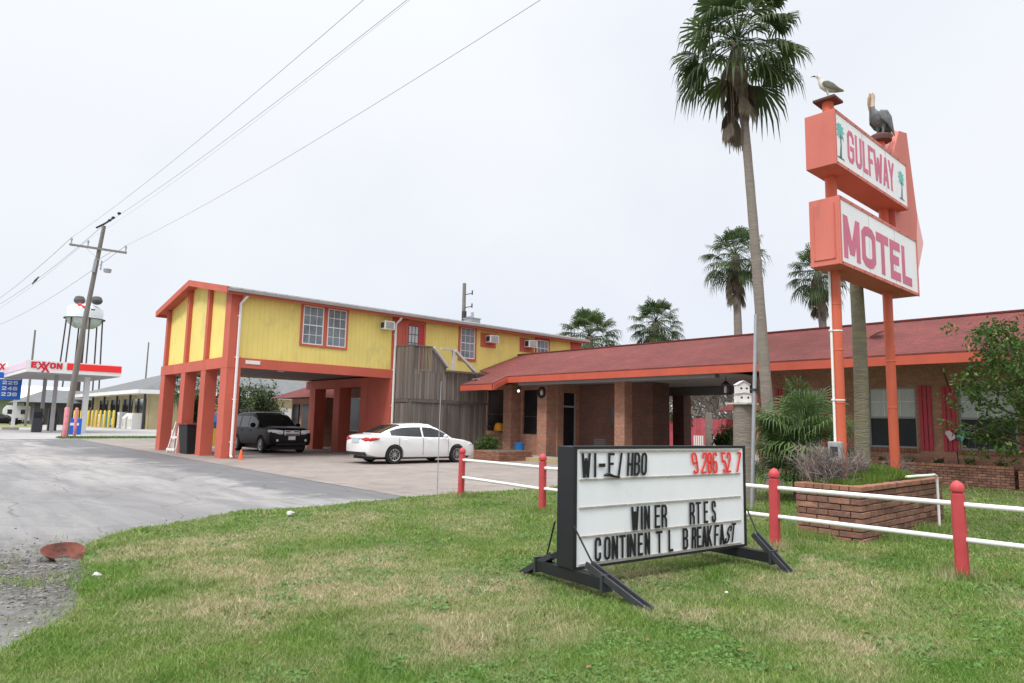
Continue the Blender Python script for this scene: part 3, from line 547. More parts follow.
# ------------------------------------------------------------------ brick planters
def brick_block(mb, x0, y0, x1, y1, z0, z1, bl=.29, bh=.083, t=.09, jit=.008):
    """courses of separate blocks round a rectangle"""
    n = int(round((z1-z0)/bh)); bh = (z1-z0)/n
    for c in range(n):
        za, zb = z0+c*bh, z0+(c+1)*bh-.012
        for side in range(4):
            Ln = (x1-x0) if side % 2 == 0 else (y1-y0); a = -(c%2)*bl/2 if side % 2 == 0 else -((c+1)%2)*bl/2
            while a < Ln:
                b = min(a+bl*random.uniform(.94,1.06), Ln); a_ = max(a,0)
                if b-a_ > .03:
                    j = random.uniform(-jit, jit); g_ = .006
                    if side == 0: mb.box(x0+a_+g_,y0+j,za,x0+b-g_,y0+t,zb)
                    if side == 1: mb.box(x1-t,y0+a_+g_,za,x1+j,y0+b-g_,zb)
                    if side == 2: mb.box(x0+a_+g_,y1-t,za,x0+b-g_,y1+j,zb)
                    if side == 3: mb.box(x0+j,y0+a_+g_,za,x0+t,y0+b-g_,zb)
                a = b
pl = thing('brick_planter', 'raised weathered brick planter with grass on top under the tall motel sign', 'planter', (9.8,3.68,0))
px0,py0,px1,py1 = 9.83,3.70,13.35,4.60
mb = MB(); brick_block(mb, px0,py0,px1,py1, -.02,.68); world_part(mb.build('brick_wall', M['plbrick'], bevel=.008), pl)
mb = MB(); mb.box(px0+.03,py0+.03,0,px1-.03,py0+.1,.66).box(px0+.03,py1-.1,0,px1-.03,py1-.03,.66).box(px0+.03,py0+.1,0,px0+.1,py1-.1,.66).box(px1-.1,py0+.1,0,px1-.03,py1-.1,.66); world_part(mb.build('mortar_core', M['mortar']), pl)
mb = MB(); a = px0
while a < px1-.05: mb.box(a,py0-.015,.685,min(a+.11,px1),py0+.15,.755+random.uniform(-.006,.004)); a += .118
a = px0
while a < px1-.05: mb.box(a,py1-.15,.685,min(a+.11,px1),py1+.015,.755); a += .118
b = py0+.16
while b < py1-.26: mb.box(px0-.015,b,.685,px0+.17,b+.11,.755).box(px1-.17,b,.685,px1+.015,b+.11,.755); b += .118
world_part(mb.build('cap_course', M['plcap'], bevel=.008), pl)
world_part(MB().box(px0+.11,py0+.11,.4,px1-.11,py1-.11,.70).sphere((11.6,4.15,.66),.2,(4.5,1.85,1.05),20,10,.5,.04).build('soil', mat('soil', (.07,.055,.035), .95, .3, 6)), pl)
mb = MB(); mb.tube([(-.75,.42,.78),(-.5,.12,.82),(-.35,.02,.83),(-.12,0,.835),(-.03,0,.815),(0,0,.75),(0,0,.0)], .021, 10)
tag(mb.build('white_bent_pipe', M['rail'], smooth=True, loc=(12.62,3.57,0)), 'white pipe bent down over the side of the front brick planter', 'pipe')
wp = thing('wall_planter', 'long low dark brick planter along the motel wall under the windows', 'planter', (22.6,6,0))
mb = MB(); brick_block(mb, 22.62,4.55,23.28,9.2,-.02,.55,.21,.07,.09,.004); world_part(mb.build('brick_wall', M['plbrick']), wp)
mb = MB(); b = 4.55
while b < 9.15: mb.box(22.60,b,.555,22.78,b+.095,.625+random.uniform(-.004,.004)); b += .102
world_part(mb.build('cap_course', M['plcap']), wp); world_part(MB().box(22.71,4.65,.3,23.2,9.1,.52).build('soil', M['mortar']), wp)
wp2 = thing('corner_planter', 'end section of low brick planter stepping out at the right edge', 'planter', (22.6,2,0))
mb = MB(); brick_block(mb, 22.3,0,23.28,4.40,-.02,.55,.21,.07,.09,.004); world_part(mb.build('brick_wall', M['plbrick']), wp2)
world_part(MB().box(22.4,.1,.3,23.2,4.3,.6).build('soil', M['mortar']), wp2)
# ------------------------------------------------------------------ pylon sign
ps = thing('motel_pylon_sign', 'tall salmon pylon sign on two pipe posts with two white lettered boxes', 'pylon sign', (11.6,4.25,0))
for i, (a, top) in enumerate(((10.6,6.66),(12.83,6.68))):
    mb = MB(); mb.tube([(a,4.25,.3),(a,4.25,top)], (.086 if i == 0 else .078), 18); 
    po = world_part(mb.build('post', M['postred'], smooth=True), ps)
    for z in (1.9,2.7,3.4): world_part(MB().lathe([(.084 if i == 0 else .076,z),(.091 if i == 0 else .083,z+.008),(.091 if i == 0 else .083,z+.022),(.084 if i == 0 else .076,z+.03)], (a,4.25,0), 18).build('weld_ring', M['postred'], smooth=True), ps)
mb = MB(); mb.box(10.6-.17,4.08,6.66,10.6+.17,4.42,6.70).prism([(10.5,4.15),(10.7,4.15),(10.7,4.35),(10.5,4.35)],6.70,6.735); world_part(mb.build('cap_plate', M['rusttrim'], bevel=.005), ps)
mb = MB(); mb.lathe([(0,6.68),(.15,6.68),(.19,6.70),(.19,6.78),(.15,6.82),(.0,6.83)], (12.83,4.25,0), 16); world_part(mb.build('cap_plate', M['rusttrim'], smooth=True), ps)
def signbox(x0,x1,z0,z1):
    c = world_part(MB().box(x0,3.965,z0,x1,4.40,z1).build('sign_box', M['signred'], bevel=.008), ps)
    e = .045
    mb = MB().box(x0-.006,3.945,z0-.006,x0+e,3.964,z1+.006).box(x1-e,3.945,z0-.006,x1+.006,3.964,z1+.006).box(x0+e+.001,3.945,z1-e,x1-e-.001,3.964,z1+.006).box(x0+e+.001,3.945,z0-.006,x1-e-.001,3.964,z0+e)
    q = mb.build('box_trim', M['signred']); q.parent = c
    q = MB().box(x0+e,3.953,z0+e,x1-e,3.962,z1-e).build('sign_face', M['boxface']); q.parent = c
    for xx in (x0+(x1-x0)/3,x0+(x1-x0)*2/3): q = MB().box(xx-.004,3.9515,z0+e,xx+.004,3.9525,z1-e).build('face_joint', M['railtrim']); q.parent = c
    for zz in (z0+.02,z1-.02):
        for k in range(9): q = MB().lathe([(0,-.006),(.012,-.004),(.012,0)], (x0+.05+(x1-x0-.1)*k/8,3.944,zz), 8, axis='y').build('screw', M['steel']); q.parent = c
    return c
b1 = signbox(10.07,13.18,5.44,6.29); b2 = signbox(10.12,13.52,3.93,4.96)
q = MB().box(10.105,4.02,4.02,10.118,4.34,4.87).box(10.098,4.03,4.03,10.1045,4.042,4.86).box(10.098,4.32,4.03,10.1045,4.332,4.86).build('access_panel', M['signred']); q.parent = b2
for ch,a,b in [('G',10.52,10.78),('U',10.83,11.08),('L',11.13,11.33),('F',11.36,11.57),('W',11.59,11.97),('A',11.99,12.26),('Y',12.25,12.52)]:
    letter(b1, ch, a, b, 5.60, 6.115, M['inkpink'], .074, .004, 3.953)
for ch,a,b in [('M',10.24,10.86),('O',10.93,11.50),('T',11.54,12.08),('E',12.14,12.62),('L',12.70,13.17)]:
    letter(b2, ch, a, b, 4.02+.03, 4.70, M['inkpink'], .15, .004, 3.953, th=.13)
def palm_mark(cx, z0, h_):
    mb = MB(); mb.add([(cx-.03,3.951,z0),(cx+.045,3.951,z0),(cx+.06,3.951,z0+h_*.35),(cx+.02,3.951,z0+h_*.68),(cx-.005,3.951,z0+h_*.68),(cx+.015,3.951,z0+h_*.35)], [(0,1,2,5),(5,2,3,4)])
    mb.add([(cx-.12,3.951,z0-.012),(cx+.15,3.951,z0-.012),(cx+.12,3.951,z0+.012),(cx-.09,3.951,z0+.012)], [(0,1,2,3)])
    o = mb.build('palm_stem_mark', M['tealdark']); o.parent = b1
    mb = MB(); c = (cx+.01, z0+h_*.70)
    for k, (an, ln) in enumerate(((10,.17),(40,.19),(75,.18),(105,.18),(140,.19),(172,.17),(215,.16),(-35,.16),(245,.13),(-62,.13))):
        ca, sa = math.cos(R(an)), math.sin(R(an)); dr = -.05 if -40 < an < 215 else -.03
        p = [(c[0],c[1]),(c[0]+ca*ln*.5-sa*.03,c[1]+sa*ln*.5+ca*.03),(c[0]+ca*ln,c[1]+sa*ln+dr),(c[0]+ca*ln*.5+sa*.028,c[1]+sa*ln*.5-ca*.028)]
        mb.add([(x_,3.950-.0003*k,z_) for x_,z_ in p], [(0,3,2,1)])
    o = mb.build('palm_crown_mark', M['teal']); o.parent = b1
palm_mark(10.25, 5.57, .62); palm_mark(12.86, 5.57, .56)
# arrow fin behind the boxes
Mx = Matrix(((1,0,0,0),(0,0,1,0),(0,1,0,0),(0,0,0,1)))
mb = MB(); mb.prism([(13.0,4.25),(14.27,4.27),(14.88,5.22),(13.83,7.2),(13.33,7.08)], 4.225, 4.33, Mx); world_part(mb.build('fin_edge', M['finpink']), ps)
mb = MB(); mb.prism([(12.95,4.95),(14.02,4.95),(14.16,5.6),(13.79,7.12),(13.36,7.03),(12.95,6.4)], 4.10, 4.222, Mx); world_part(mb.build('arrow_fin', M['signred']), ps)
# conduit + meter box on the first post
eb = thing('electric_box', 'small grey electric box with white conduit strapped to the left sign post', 'electric box', (10.5,4.13,1.2))
mb = MB(); mb.tube([(10.500,4.285,1.30),(10.500,4.285,3.92)], .019, 8); world_part(mb.build('conduit', M['rail'], smooth=True), eb)
world_part(MB().box(10.40,4.17,1.06,10.499,4.36,1.34).build('box_body', mat('grey_box', (.33,.34,.33), .6, .2, 10), bevel=.012), eb)
world_part(MB().box(10.385,4.21,1.12,10.3985,4.32,1.27).build('box_cover', M['steel'], bevel=.004), eb)
mb = MB()
for z in (1.95,3.0): mb.lathe([(.090,z),(.090,z+.02)], (10.6,4.25,0), 14).box(10.47,4.26,z,10.515,4.31,z+.02)
world_part(mb.build('strap', M['rail']), eb)
# birds
def loft_y(mb, secs, n=14):      # secs (x,y,z,rx,rz,tilt)
    o = len(mb.v)
    for i, (x_,y_,z_,ra,rb) in enumerate(secs):
        a = secs[max(i-1,0)]; b = secs[min(i+1,len(secs)-1)]; d = Vector((b[0]-a[0],b[1]-a[1],b[2]-a[2])).normalized()
        s_ = d.cross(Vector((0,0,1))); s_ = s_.normalized() if s_.length > .2 else Vector((0,1,0)); t_ = s_.cross(d)
        for k in range(n):
            an = 2*PI*k/n; mb.v.append(tuple(Vector((x_,y_,z_))+s_*ra*math.cos(an)+t_*rb*math.sin(an)))
    for i in range(len(secs)-1):
        for k in range(n): mb.f.append((o+i*n+k,o+i*n+(k+1)%n,o+(i+1)*n+(k+1)%n,o+(i+1)*n+k)); mb.a.append(.5)
    mb.f.append(tuple(o+k for k in reversed(range(n)))); mb.f.append(tuple(o+(len(secs)-1)*n+k for k in range(n))); mb.a += [.5,.5]
gu = thing('gull', 'brown and white gull standing on the flat cap of the left sign post', 'bird', (10.6,4.25,6.735), R(-62))
# faces local -x (towards the street), body tilted
mb = MB(); loft_y(mb, [(.21,0,.10,.01,.006),(.15,0,.125,.035,.02),(.08,0,.15,.06,.05),(.0,0,.185,.072,.07),(-.06,0,.235,.06,.065),(-.095,0,.30,.038,.042),(-.105,0,.345,.03,.032),(-.115,0,.375,.036,.036),(-.135,0,.395,.034,.034),(-.16,0,.40,.02,.022),(-.172,0,.402,.010,.012)], 14)
mb.tube([(.0,.025,.13),(.01,.028,.06),(.0,.028,.0)], [.02,.008,.007], 6).tube([(.0,-.025,.13),(.01,-.028,.06),(.0,-.028,.0)], [.02,.008,.007], 6)
for s_ in (-.028,.028): mb.add([(.01,s_-.008,.004),(-.05,s_-.022,.004),(-.05,s_+.022,.004),(.01,s_+.008,.004),(0,s_,.012)], [(0,1,4),(1,2,4),(2,3,4),(3,0,4)])
mb.build('body', M['gull'], gu, smooth=True)
for s_ in (-1,1):
    mb = MB(); loft_y(mb, [(-.07,s_*.052,.25,.012,.03),(-.02,s_*.068,.22,.016,.058),(.06,s_*.062,.175,.015,.055),(.14,s_*.04,.13,.012,.03),(.235,s_*.012,.095,.004,.006)], 10); mb.build('wing', M['gullwing'], gu, smooth=True)
mb = MB(); loft_y(mb, [(-.165,0,.402,.013,.014),(-.20,0,.405,.009,.010),(-.235,0,.398,.003,.004)], 8); mb.build('beak', M['ink'], gu, smooth=True)
for s_ in (-1,1): MB().sphere((-.145,s_*.030,.405), .006, n=8, m=6).build('eye', M['ink'], gu, smooth=True)
pe = thing('pelican', 'grey pelican figure sitting with its bill tucked on the right sign post', 'bird', (12.83,4.25,6.825), R(-25))
mb = MB(); loft_y(mb, [(.26,0,.10,.02,.015),(.20,0,.17,.07,.06),(.12,0,.25,.12,.12),(.02,0,.30,.145,.14),(-.07,0,.34,.12,.125),(-.13,0,.41,.07,.075),(-.15,0,.48,.043,.045),(-.145,0,.58,.038,.04),(-.135,0,.66,.04,.042),(-.14,0,.715,.048,.05),(-.16,0,.745,.045,.04),(-.185,0,.75,.02,.02)], 16)
for s_ in (-.06,.06): mb.tube([(.04,s_,.2),(.02,s_,.08),(.0,s_,.0)], [.05,.02,.018], 8); mb.add([(.05,s_-.02,.002),(-.09,s_-.05,.002),(-.09,s_+.05,.002),(.05,s_+.02,.002),(0,s_,.03)], [(0,1,4),(1,2,4),(2,3,4),(3,0,4)])
mb.build('body', M['pelican'], pe, smooth=True)
mb = MB(); loft_y(mb, [(-.148,0,.50,.046,.048),(-.148,0,.58,.042,.044),(-.138,0,.66,.044,.046),(-.142,0,.72,.052,.054),(-.165,0,.757,.046,.042),(-.192,0,.752,.018,.018)], 14); mb.build('neck_feathers', M['pelhead'], pe, smooth=True)
for s_ in (-1,1):
    mb = MB(); loft_y(mb, [(-.10,s_*.10,.38,.02,.05),(-.02,s_*.148,.33,.025,.11),(.10,s_*.13,.25,.025,.12),(.22,s_*.07,.13,.02,.07),(.32,s_*.02,.03,.006,.02)], 12); mb.build('wing', M['pelican'], pe, smooth=True)
mb = MB(); loft_y(mb, [(-.175,0,.745,.022,.020),(-.215,0,.66,.022,.028),(-.225,0,.54,.018,.028),(-.215,0,.43,.010,.016),(-.205,0,.39,.004,.006)], 10); mb.build('bill', M['beak'], pe, smooth=True)
for s_ in (-1,1): MB().sphere((-.168,s_*.040,.752), .008, n=8, m=6).build('eye', M['ink'], pe, smooth=True)
# ------------------------------------------------------------------ two storey building
yb = thing('two_storey_motel_building', 'yellow and salmon two storey building raised on square columns over a driveway', 'building', (9.5,26.25,0))
def P(mb, name, m, parent=yb, **k): return world_part(mb.build(name, M[m], **k), parent) if parent in (yb,) else None
X0,X1,X2,Y0,Y1 = 9.5,16.75,29.5,26.25,34.55; ZB,ZT,ZE,ZR = 3.42,3.84,6.42,7.22; YR=(Y0+Y1)/2
# upper storey walls
def gable_z(y): return ZE + (ZR-ZE)*(1-abs(y-YR)/(YR-Y0))
mb = MB(); mb.prism([(Y0+.05,ZB+.15),(Y1-.05,ZB+.15),(Y1-.05,ZE-.02),(YR,ZR-.02),(Y0+.05,ZE-.02)], X0+.15, X0+.27, Matrix(((0,0,1,0),(1,0,0,0),(0,1,0,0),(0,0,0,1))))
P(mb, 'gable_wall', 'yellow')
P(MB().box(X0+.275,Y0+.06,ZB+.15,X2-.06,Y0+.2,ZE), 'front_wall', 'yellow')
P(MB().box(X0+.275,Y1-.2,ZB+.15,X2-.06,Y1-.06,ZE), 'rear_wall', 'yellow')
mb = MB(); mb.prism([(Y0+.201,ZB+.15),(Y1-.201,ZB+.15),(Y1-.201,ZE-.02),(YR,ZR-.1),(Y0+.201,ZE-.02)], X2-.2, X2-.07, Matrix(((0,0,1,0),(1,0,0,0),(0,1,0,0),(0,0,0,1)))); P(mb, 'gable_wall', 'yellow')
P(MB().box(X0+.3,Y0+.25,3.62,X2-.25,Y1-.25,3.70), 'carport_ceiling', 'ceiling')
# colonnade, bands and pilasters
CY = [(26.25,26.9),(28.55,29.1),(31.05,31.6),(33.9,34.5)]
for i, (a,b) in enumerate(CY):
    w_ = .47 if i else .52; P(MB().box(X0,a,0,X0+w_,b,ZB), 'column', 'salmon')
P(MB().box(X0-.01,Y0-.012,ZB,X0+.5,Y1+.01,ZT), 'floor_band', 'salmon')
P(MB().box(X0+.501,Y0-.01,ZB+.02,X1-.001,Y0+.3,ZT-.02), 'floor_band', 'salmon')
for i, (a,b) in enumerate(CY):
    if i == 0: P(MB().box(X0-.006,Y0-.005,ZT+.001,X0+.42,Y0+.55,ZE-.03), 'corner_pilaster', 'salmon')
    else:
        m_ = (a+b)/2; zt = gable_z(m_)-.1; P(MB().box(X0-.004,m_-.14,ZT+.001,X0+.148,m_+.13,zt+.04), 'pilaster', 'salmon')
P(MB().box(X1,Y0-.008,0,X1+.52,Y0+.6,ZE-.03), 'corner_pilaster', 'salmon')
P(MB().box(X1+.55,Y0+.02,3.4,X1+.86,Y0+.12,ZE-.2), 'pilaster', 'salmon')
P(MB().box(X2-.8,Y0-.004,3.4,X2,Y0+.25,ZE-.03), 'corner_pilaster', 'salmon')
# frieze under the eave
P(MB().box(X0+.421,Y0+.028,ZE-.16,X1-.001,Y0+.0599,ZE-.02), 'frieze_board', 'salmon'); P(MB().box(X1+.521,Y0+.028,ZE-.16,X2-.801,Y0+.0599,ZE-.02), 'frieze_board', 'salmon')
# second column row, ground floor rear
for a,b,w_ in ((30.85,31.45,.65),(33.45,34.1,.6),(28.2,28.85,.65)): P(MB().box(X1,a,0,X1+w_,b,ZB-.3), 'column', 'salmon')
P(MB().box(X1+.001,Y0+.601,ZB-.3,X1+.5,Y1,ZB+.12), 'floor_band', 'salmon')
P(MB().box(X1+.02,Y0+.601,0,X1+.30,28.199,ZB-.301), 'ground_floor_wall', 'salmon')
P(MB().box(X1+1.9,Y0+.3,0,X1+2.2,Y1,3.6), 'ground_floor_wall', 'brick'); P(MB().box(X1+.6,Y0+.1,0,X2-.1,Y0+.4,3.6), 'ground_floor_wall', 'brick')
for a,b in ((29.3,30.4),(32.0,33.0)):
    q = P(MB().box(X1+1.86,a-.08,.95,X1+1.899,b+.08,2.72), 'ground_window', 'white'); world_part(MB().box(X1+1.84,a,1.03,X1+1.859,b,2.64).build('pane', M['dark']), yb).name = 'window_pane'
P(MB().box(X1+.30,27.2,0,X1+.33,28.1,2.2), 'ground_floor_door', 'dark')
# roof
mb = MB(); ex = .32; ey = .38; t = .10; sl_ = (ZR-ZE)/(YR-Y0)
for s_, ya in ((1,Y0-ey),(-1,Y1+ey)):
    z_ = ZE-ey*sl_
    mb.add([(X0-ex,ya,z_+.06),(X2+ex,ya,z_+.06),(X2+ex,YR,ZR+.06),(X0-ex,YR,ZR+.06),(X0-ex,ya,z_+.02),(X2+ex,ya,z_+.02),(X2+ex,YR,ZR+.02),(X0-ex,YR,ZR+.02)], [(0,1,2,3),(7,6,5,4),(0,4,5,1),(1,5,6,2),(2,6,7,3),(3,7,4,0)])
    x_ = X0-ex+.05
    while x_ < X2+ex-.05:
        mb.add([(x_,ya-.02,z_+.0601),(x_+.05,ya-.02,z_+.0601),(x_+.05,YR,ZR+.0601),(x_,YR,ZR+.0601),(x_+.015,ya-.02,z_+.095),(x_+.035,ya-.02,z_+.095),(x_+.035,YR,ZR+.095),(x_+.015,YR,ZR+.095)], [(4,5,6,7),(0,4,7,3),(1,2,6,5),(0,1,5,4)]); x_ += .45
P(mb, 'metal_roof', 'metalroof')
mb = MB()
for s_, ya in ((1,Y0-ey),(-1,Y1+ey)):
    z_ = ZE-ey*sl_
    mb.box(X0-ex+.03,ya+.01*s_ if s_>0 else ya-.04,z_-.17,X2+ex-.03,ya+.04 if s_>0 else ya-.01,z_-.04)
P(mb, 'eave_fascia', 'salmon')
mb = MB().box(X0-ex+.01,Y0-ey-.09,ZE-ey*sl_-.075,X2+ex,Y0-ey+.005,ZE-ey*sl_+.025); P(mb, 'gutter', 'metalroof')
for xx in (X0-ex-.02,X2+ex-.03):
    for ya, yb_ in ((Y0-ey,YR),(Y1+ey,YR)):
        mb = MB(); za = ZE-ey*sl_; mb.add([(xx,ya,za-.16),(xx,YR,ZR-.16),(xx,YR,ZR+.10),(xx,ya,za+.10),(xx+.05,ya,za-.16),(xx+.05,YR,ZR-.16),(xx+.05,YR,ZR+.10),(xx+.05,ya,za+.10)], [(0,1,2,3),(7,6,5,4),(0,4,5,1),(3,2,6,7),(0,3,7,4),(1,5,6,2)]); P(mb, 'rake_board', 'salmon')
for ya in (Y0-ey+.05,Y1+ey-.05):
    za = ZE-ey*sl_-.05; zc_ = ZR-.05; xa_, xb_ = X0-ex+.04, X0+.35
    mb = MB().add([(xa_,ya,za),(xb_,ya,za),(xb_,YR,zc_),(xa_,YR,zc_),(xa_,ya,za+.04),(xb_,ya,za+.04),(xb_,YR,zc_+.04),(xa_,YR,zc_+.04)], [(0,1,2,3),(7,6,5,4),(0,4,5,1),(1,5,6,2),(2,6,7,3),(3,7,4,0)]); P(mb, 'rake_soffit', 'salmon')

mb = MB(); mb.box(X0-ex+.04,Y0-ey+.05,ZE-.17,X2+ex-.04,Y0+.0,ZE-.15).box(X0-ex+.04,Y0,ZE-.155,X0-.0,Y1,ZE-.14)
P(MB().box(X0-ex+.04,Y0-ey+.05,ZE-.19,X2+ex-.04,Y0-.013,ZE-.17), 'soffit', 'salmon')
def window(parent, x0,x1,z0,z1, y, cols, rows, sashes=1, frame='salmon', fw=.11, pane='glass'):
    wn = world_part(MB().box(x0-fw,y-.05,z0-fw,x1+fw,y-.001,z0).box(x0-fw,y-.05,z1,x1+fw,y-.001,z1+fw).box(x0-fw,y-.05,z0,x0,y-.001,z1).box(x1,y-.05,z0,x1+fw,y-.001,z1).build('window', M[frame]), parent)
    g_ = MB().box(x0,y-.02,z0,x1,y-.008,z1).build('pane', M[pane]); world_part(g_, parent); g_.parent = wn; g_.matrix_parent_inverse = parent_inv(wn)
    mb = MB(); sw = (x1-x0)/sashes
    for s_ in range(sashes):
        a, b = x0+s_*sw, x0+(s_+1)*sw; k = .045
        mb.box(a,y-.045,z0,a+k,y-.021,z1).box(b-k,y-.045,z0,b,y-.021,z1).box(a+k,y-.045,z0,b-k,y-.021,z0+k).box(a+k,y-.045,z1-k,b-k,y-.021,z1).box(a+k,y-.048,(z0+z1)/2-.02,b-k,y-.021,(z0+z1)/2+.02)
        for c in range(1,cols): xx = a+(b-a)*c/cols; mb.box(xx-.011,y-.034,z0+k,xx+.011,y-.021,z1-k)
        for c in range(1,rows):
            zz = z0+(z1-z0)*c/rows
            if abs(zz-(z0+z1)/2) > .05: mb.box(a+k,y-.032,zz-.011,b-k,y-.0215,zz+.011)
    s2 = mb.build('sash', M['white']); s2.parent = wn; s2.matrix_parent_inverse = parent_inv(wn)
    return wn
def parent_inv(o):      # world matrix inverse of a part placed by world_part
    m_ = Matrix.Identity(4); c = o
    chain = []
    while c: chain.append(c); c = c.parent
    for c in reversed(chain): m_ = m_ @ (c.matrix_parent_inverse if c.parent else Matrix.Identity(4)) @ c.matrix_basis
    return m_.inverted()
YF = Y0+.06
window(yb, 12.44,13.36,4.60,6.20, YF, 3, 4, fw=.09); window(yb, 13.54,14.42,4.60,6.20, YF, 3, 4, fw=.09); window(yb, 20.68,21.58,4.68,6.20, YF, 3, 4); window(yb, 25.95,26.85,5.2,6.1, YF, 3, 2)
# red upper door with glazed lights
dr = world_part(MB().box(17.45,YF-.06,3.66,17.57,YF-.002,6.17).box(18.45,YF-.06,3.66,18.57,YF-.002,6.17).box(17.57,YF-.06,6.05,18.45,YF-.002,6.17).build('upper_door', M['salmon']), yb)
q = MB().box(17.57,YF-.03,3.66,18.45,YF-.003,6.05).build('door_leaf', M['doorred']); q.parent = dr; q.matrix_parent_inverse = parent_inv(dr)
q = MB().box(17.62,YF-.036,4.75,18.16,YF-.031,5.93).build('pane', M['curtain']); q.parent = dr; q.matrix_parent_inverse = parent_inv(dr)
mb = MB()
for k in range(4): a = 17.62+k*.54/3; mb.box(a-.016,YF-.044,4.75,a+.016,YF-.037,5.93)
for k in range(4): a = 4.75+k*1.18/3; mb.box(17.62,YF-.046,a-.016,18.16,YF-.0365,a+.016)
q = mb.build('muntin', M['steel']); q.parent = dr; q.matrix_parent_inverse = parent_inv(dr)
# window air conditioners
def ac(x0,x1,z0,z1, frame=True):
    p_ = yb
    if frame: q0 = world_part(MB().box(x0-.3,YF-.04,z0-.22,x1+.12,YF-.001,z1+.12).build('cooler_panel', M['salmon']), yb)
    o = world_part(MB().box(x0,YF-.42,z0,x1,YF-.041,z1).build('window_air_conditioner', M['white'], bevel=.01), yb)
    mb = MB(); n = 7
    for k in range(n): z_ = z0+.05+(z1-z0-.1)*k/(n-1); mb.box(x0+.05,YF-.43,z_-.008,x1-.05,YF-.421,z_+.008)
    mb.box(x0-.006,YF-.36,z0+.06,x0-.001,YF-.10,z1-.06)
    q = mb.build('grille', M['steel']); q.parent = o; q.matrix_parent_inverse = parent_inv(o)
ac(16.1,16.62,5.58,5.95,False); ac(22.28,22.86,5.58,5.95); ac(25.0,25.6,5.58,5.97)
# gutter downspouts
for a, zt in ((9.84,6.2),(16.86,6.2)):
    mb = MB(); mb.tube([(a+.16,Y0-.32,zt+.03),(a+.10,Y0-.22,zt-.12),(a,Y0-.07,zt-.3),(a,Y0-.07,.12),(a,Y0-.16,.05)], .052, 8)
    for z_ in (.6,2.2,3.8,5.4): mb.box(a-.08,Y0-.045,z_,a+.08,Y0-.014,z_+.04)
    P(mb, 'downspout', 'rail', smooth=True)
P(MB().box(10.18,Y0-.03,3.60,10.75,Y0-.0121,3.74), 'number_plaque', 'white')
P(MB().lathe([(0,3.60),(.16,3.60),(.18,3.57),(.12,3.53),(0,3.52)], (12.5,28.2,0), 14), 'ceiling_lamp', 'white', smooth=True)
# roof vent box
tag(MB().box(-.35,-.35,-.2,.35,.35,.42).box(-.4,-.4,.42,.4,.4,.47).lathe([(.09,.47),(.09,.85)],(.1,.1,0),10).build('roof_vent', M['galv'], loc=(25.2,31.0,7.18)), 'galvanised vent box on the ridge of the yellow building', 'vent')
# ------------------------------------------------------------------ wooden stair
ws = thing('wooden_stair_tower', 'grey weathered wooden stair enclosure climbing to the red upper door', 'staircase', (17.3,25.0,0))
def boards(mb, a0, a1, z0, z1f, fixed, axis, w_=.14, t=.025):
    a = a0
    while a < a1-.02:
        b = min(a+w_-.012, a1); j = random.uniform(0,.008)
        zt = z1f((a+b)/2) if callable(z1f) else z1f; zt += random.uniform(-.012,.012)
        if axis == 'x': mb.box(a,fixed-t-j,z0,b,fixed-j,zt)
        else: mb.box(fixed-t-j,a,z0,fixed-j,b,zt)
        a += w_
mb = MB(); boards(mb, 16.98,21.35,2.52,3.82, 24.98, 'x'); boards(mb, 25.02,26.2,2.52,4.85,16.97,'y'); 
boards(mb, 17.0,17.36,3.72,4.86,24.985,'x'); boards(mb, 18.07,18.86,3.72,lambda a: 4.80-(a-18.07)*.92,24.975,'x'); world_part(mb.build('board_siding', M['wood']), ws)
mb = MB(); boards(mb, 16.98,18.75,.1,2.36,25.0,'x'); boards(mb, 25.02,26.2,.05,2.36,16.98,'y'); world_part(mb.build('lower_boards', M['wood']), ws)
mb = MB(); boards(mb, 18.92,21.35,.12,2.40,25.0,'x',.11); a = 18.92
world_part(mb.build('gate_boards', M['wood']), ws)
mb = MB()
a = 17.36
while a < 18.04: mb.box(a,24.945,3.83,a+.048,24.975,4.84); a += .082
world_part(mb.build('baluster_panel', M['wood']), ws)
mb = MB()
mb.box(16.94,24.93,2.37,21.4,25.06,2.51).box(16.92,25.07,2.37,17.0,26.2,2.51)
mb.box(18.76,24.92,0,18.90,25.06,2.365).box(16.94,24.93,0,17.0,24.99,2.365)
mb.box(18.70,24.90,2.512,18.84,24.94,3.74).box(18.70,24.66,3.79,21.2,24.88,3.87).box(17.28,24.92,3.55,17.355,24.97,4.84).box(17.36,24.94,3.76,18.05,24.97,3.83).box(16.94,24.90,4.84,18.08,25.02,4.90).box(16.92,25.03,4.86,17.0,26.2,4.91).box(16.90,24.92,2.512,17.03,25.028,4.838)
world_part(mb.build('frame', M['wood']), ws)
mb = MB(); mb.beam((18.06,24.88,4.86),(18.90,24.88,4.02),.16,.10).beam((19.22,24.8,4.80),(20.45,24.8,3.90),.16,.11).box(19.10,24.76,3.835,19.22,24.88,4.80).box(18.45,24.78,4.80,19.26,24.90,4.88)
world_part(mb.build('stair_handrail', M['woodrail']), ws)
mb = MB(); mb.box(17.02,25.05,3.50,18.9,26.2,3.56)
for k in range(11): mb.box(18.9+k*.26,25.1,3.36-k*.2,19.18+k*.26,26.2,3.40-k*.2)
world_part(mb.build('deck_and_treads', M['wood']), ws)
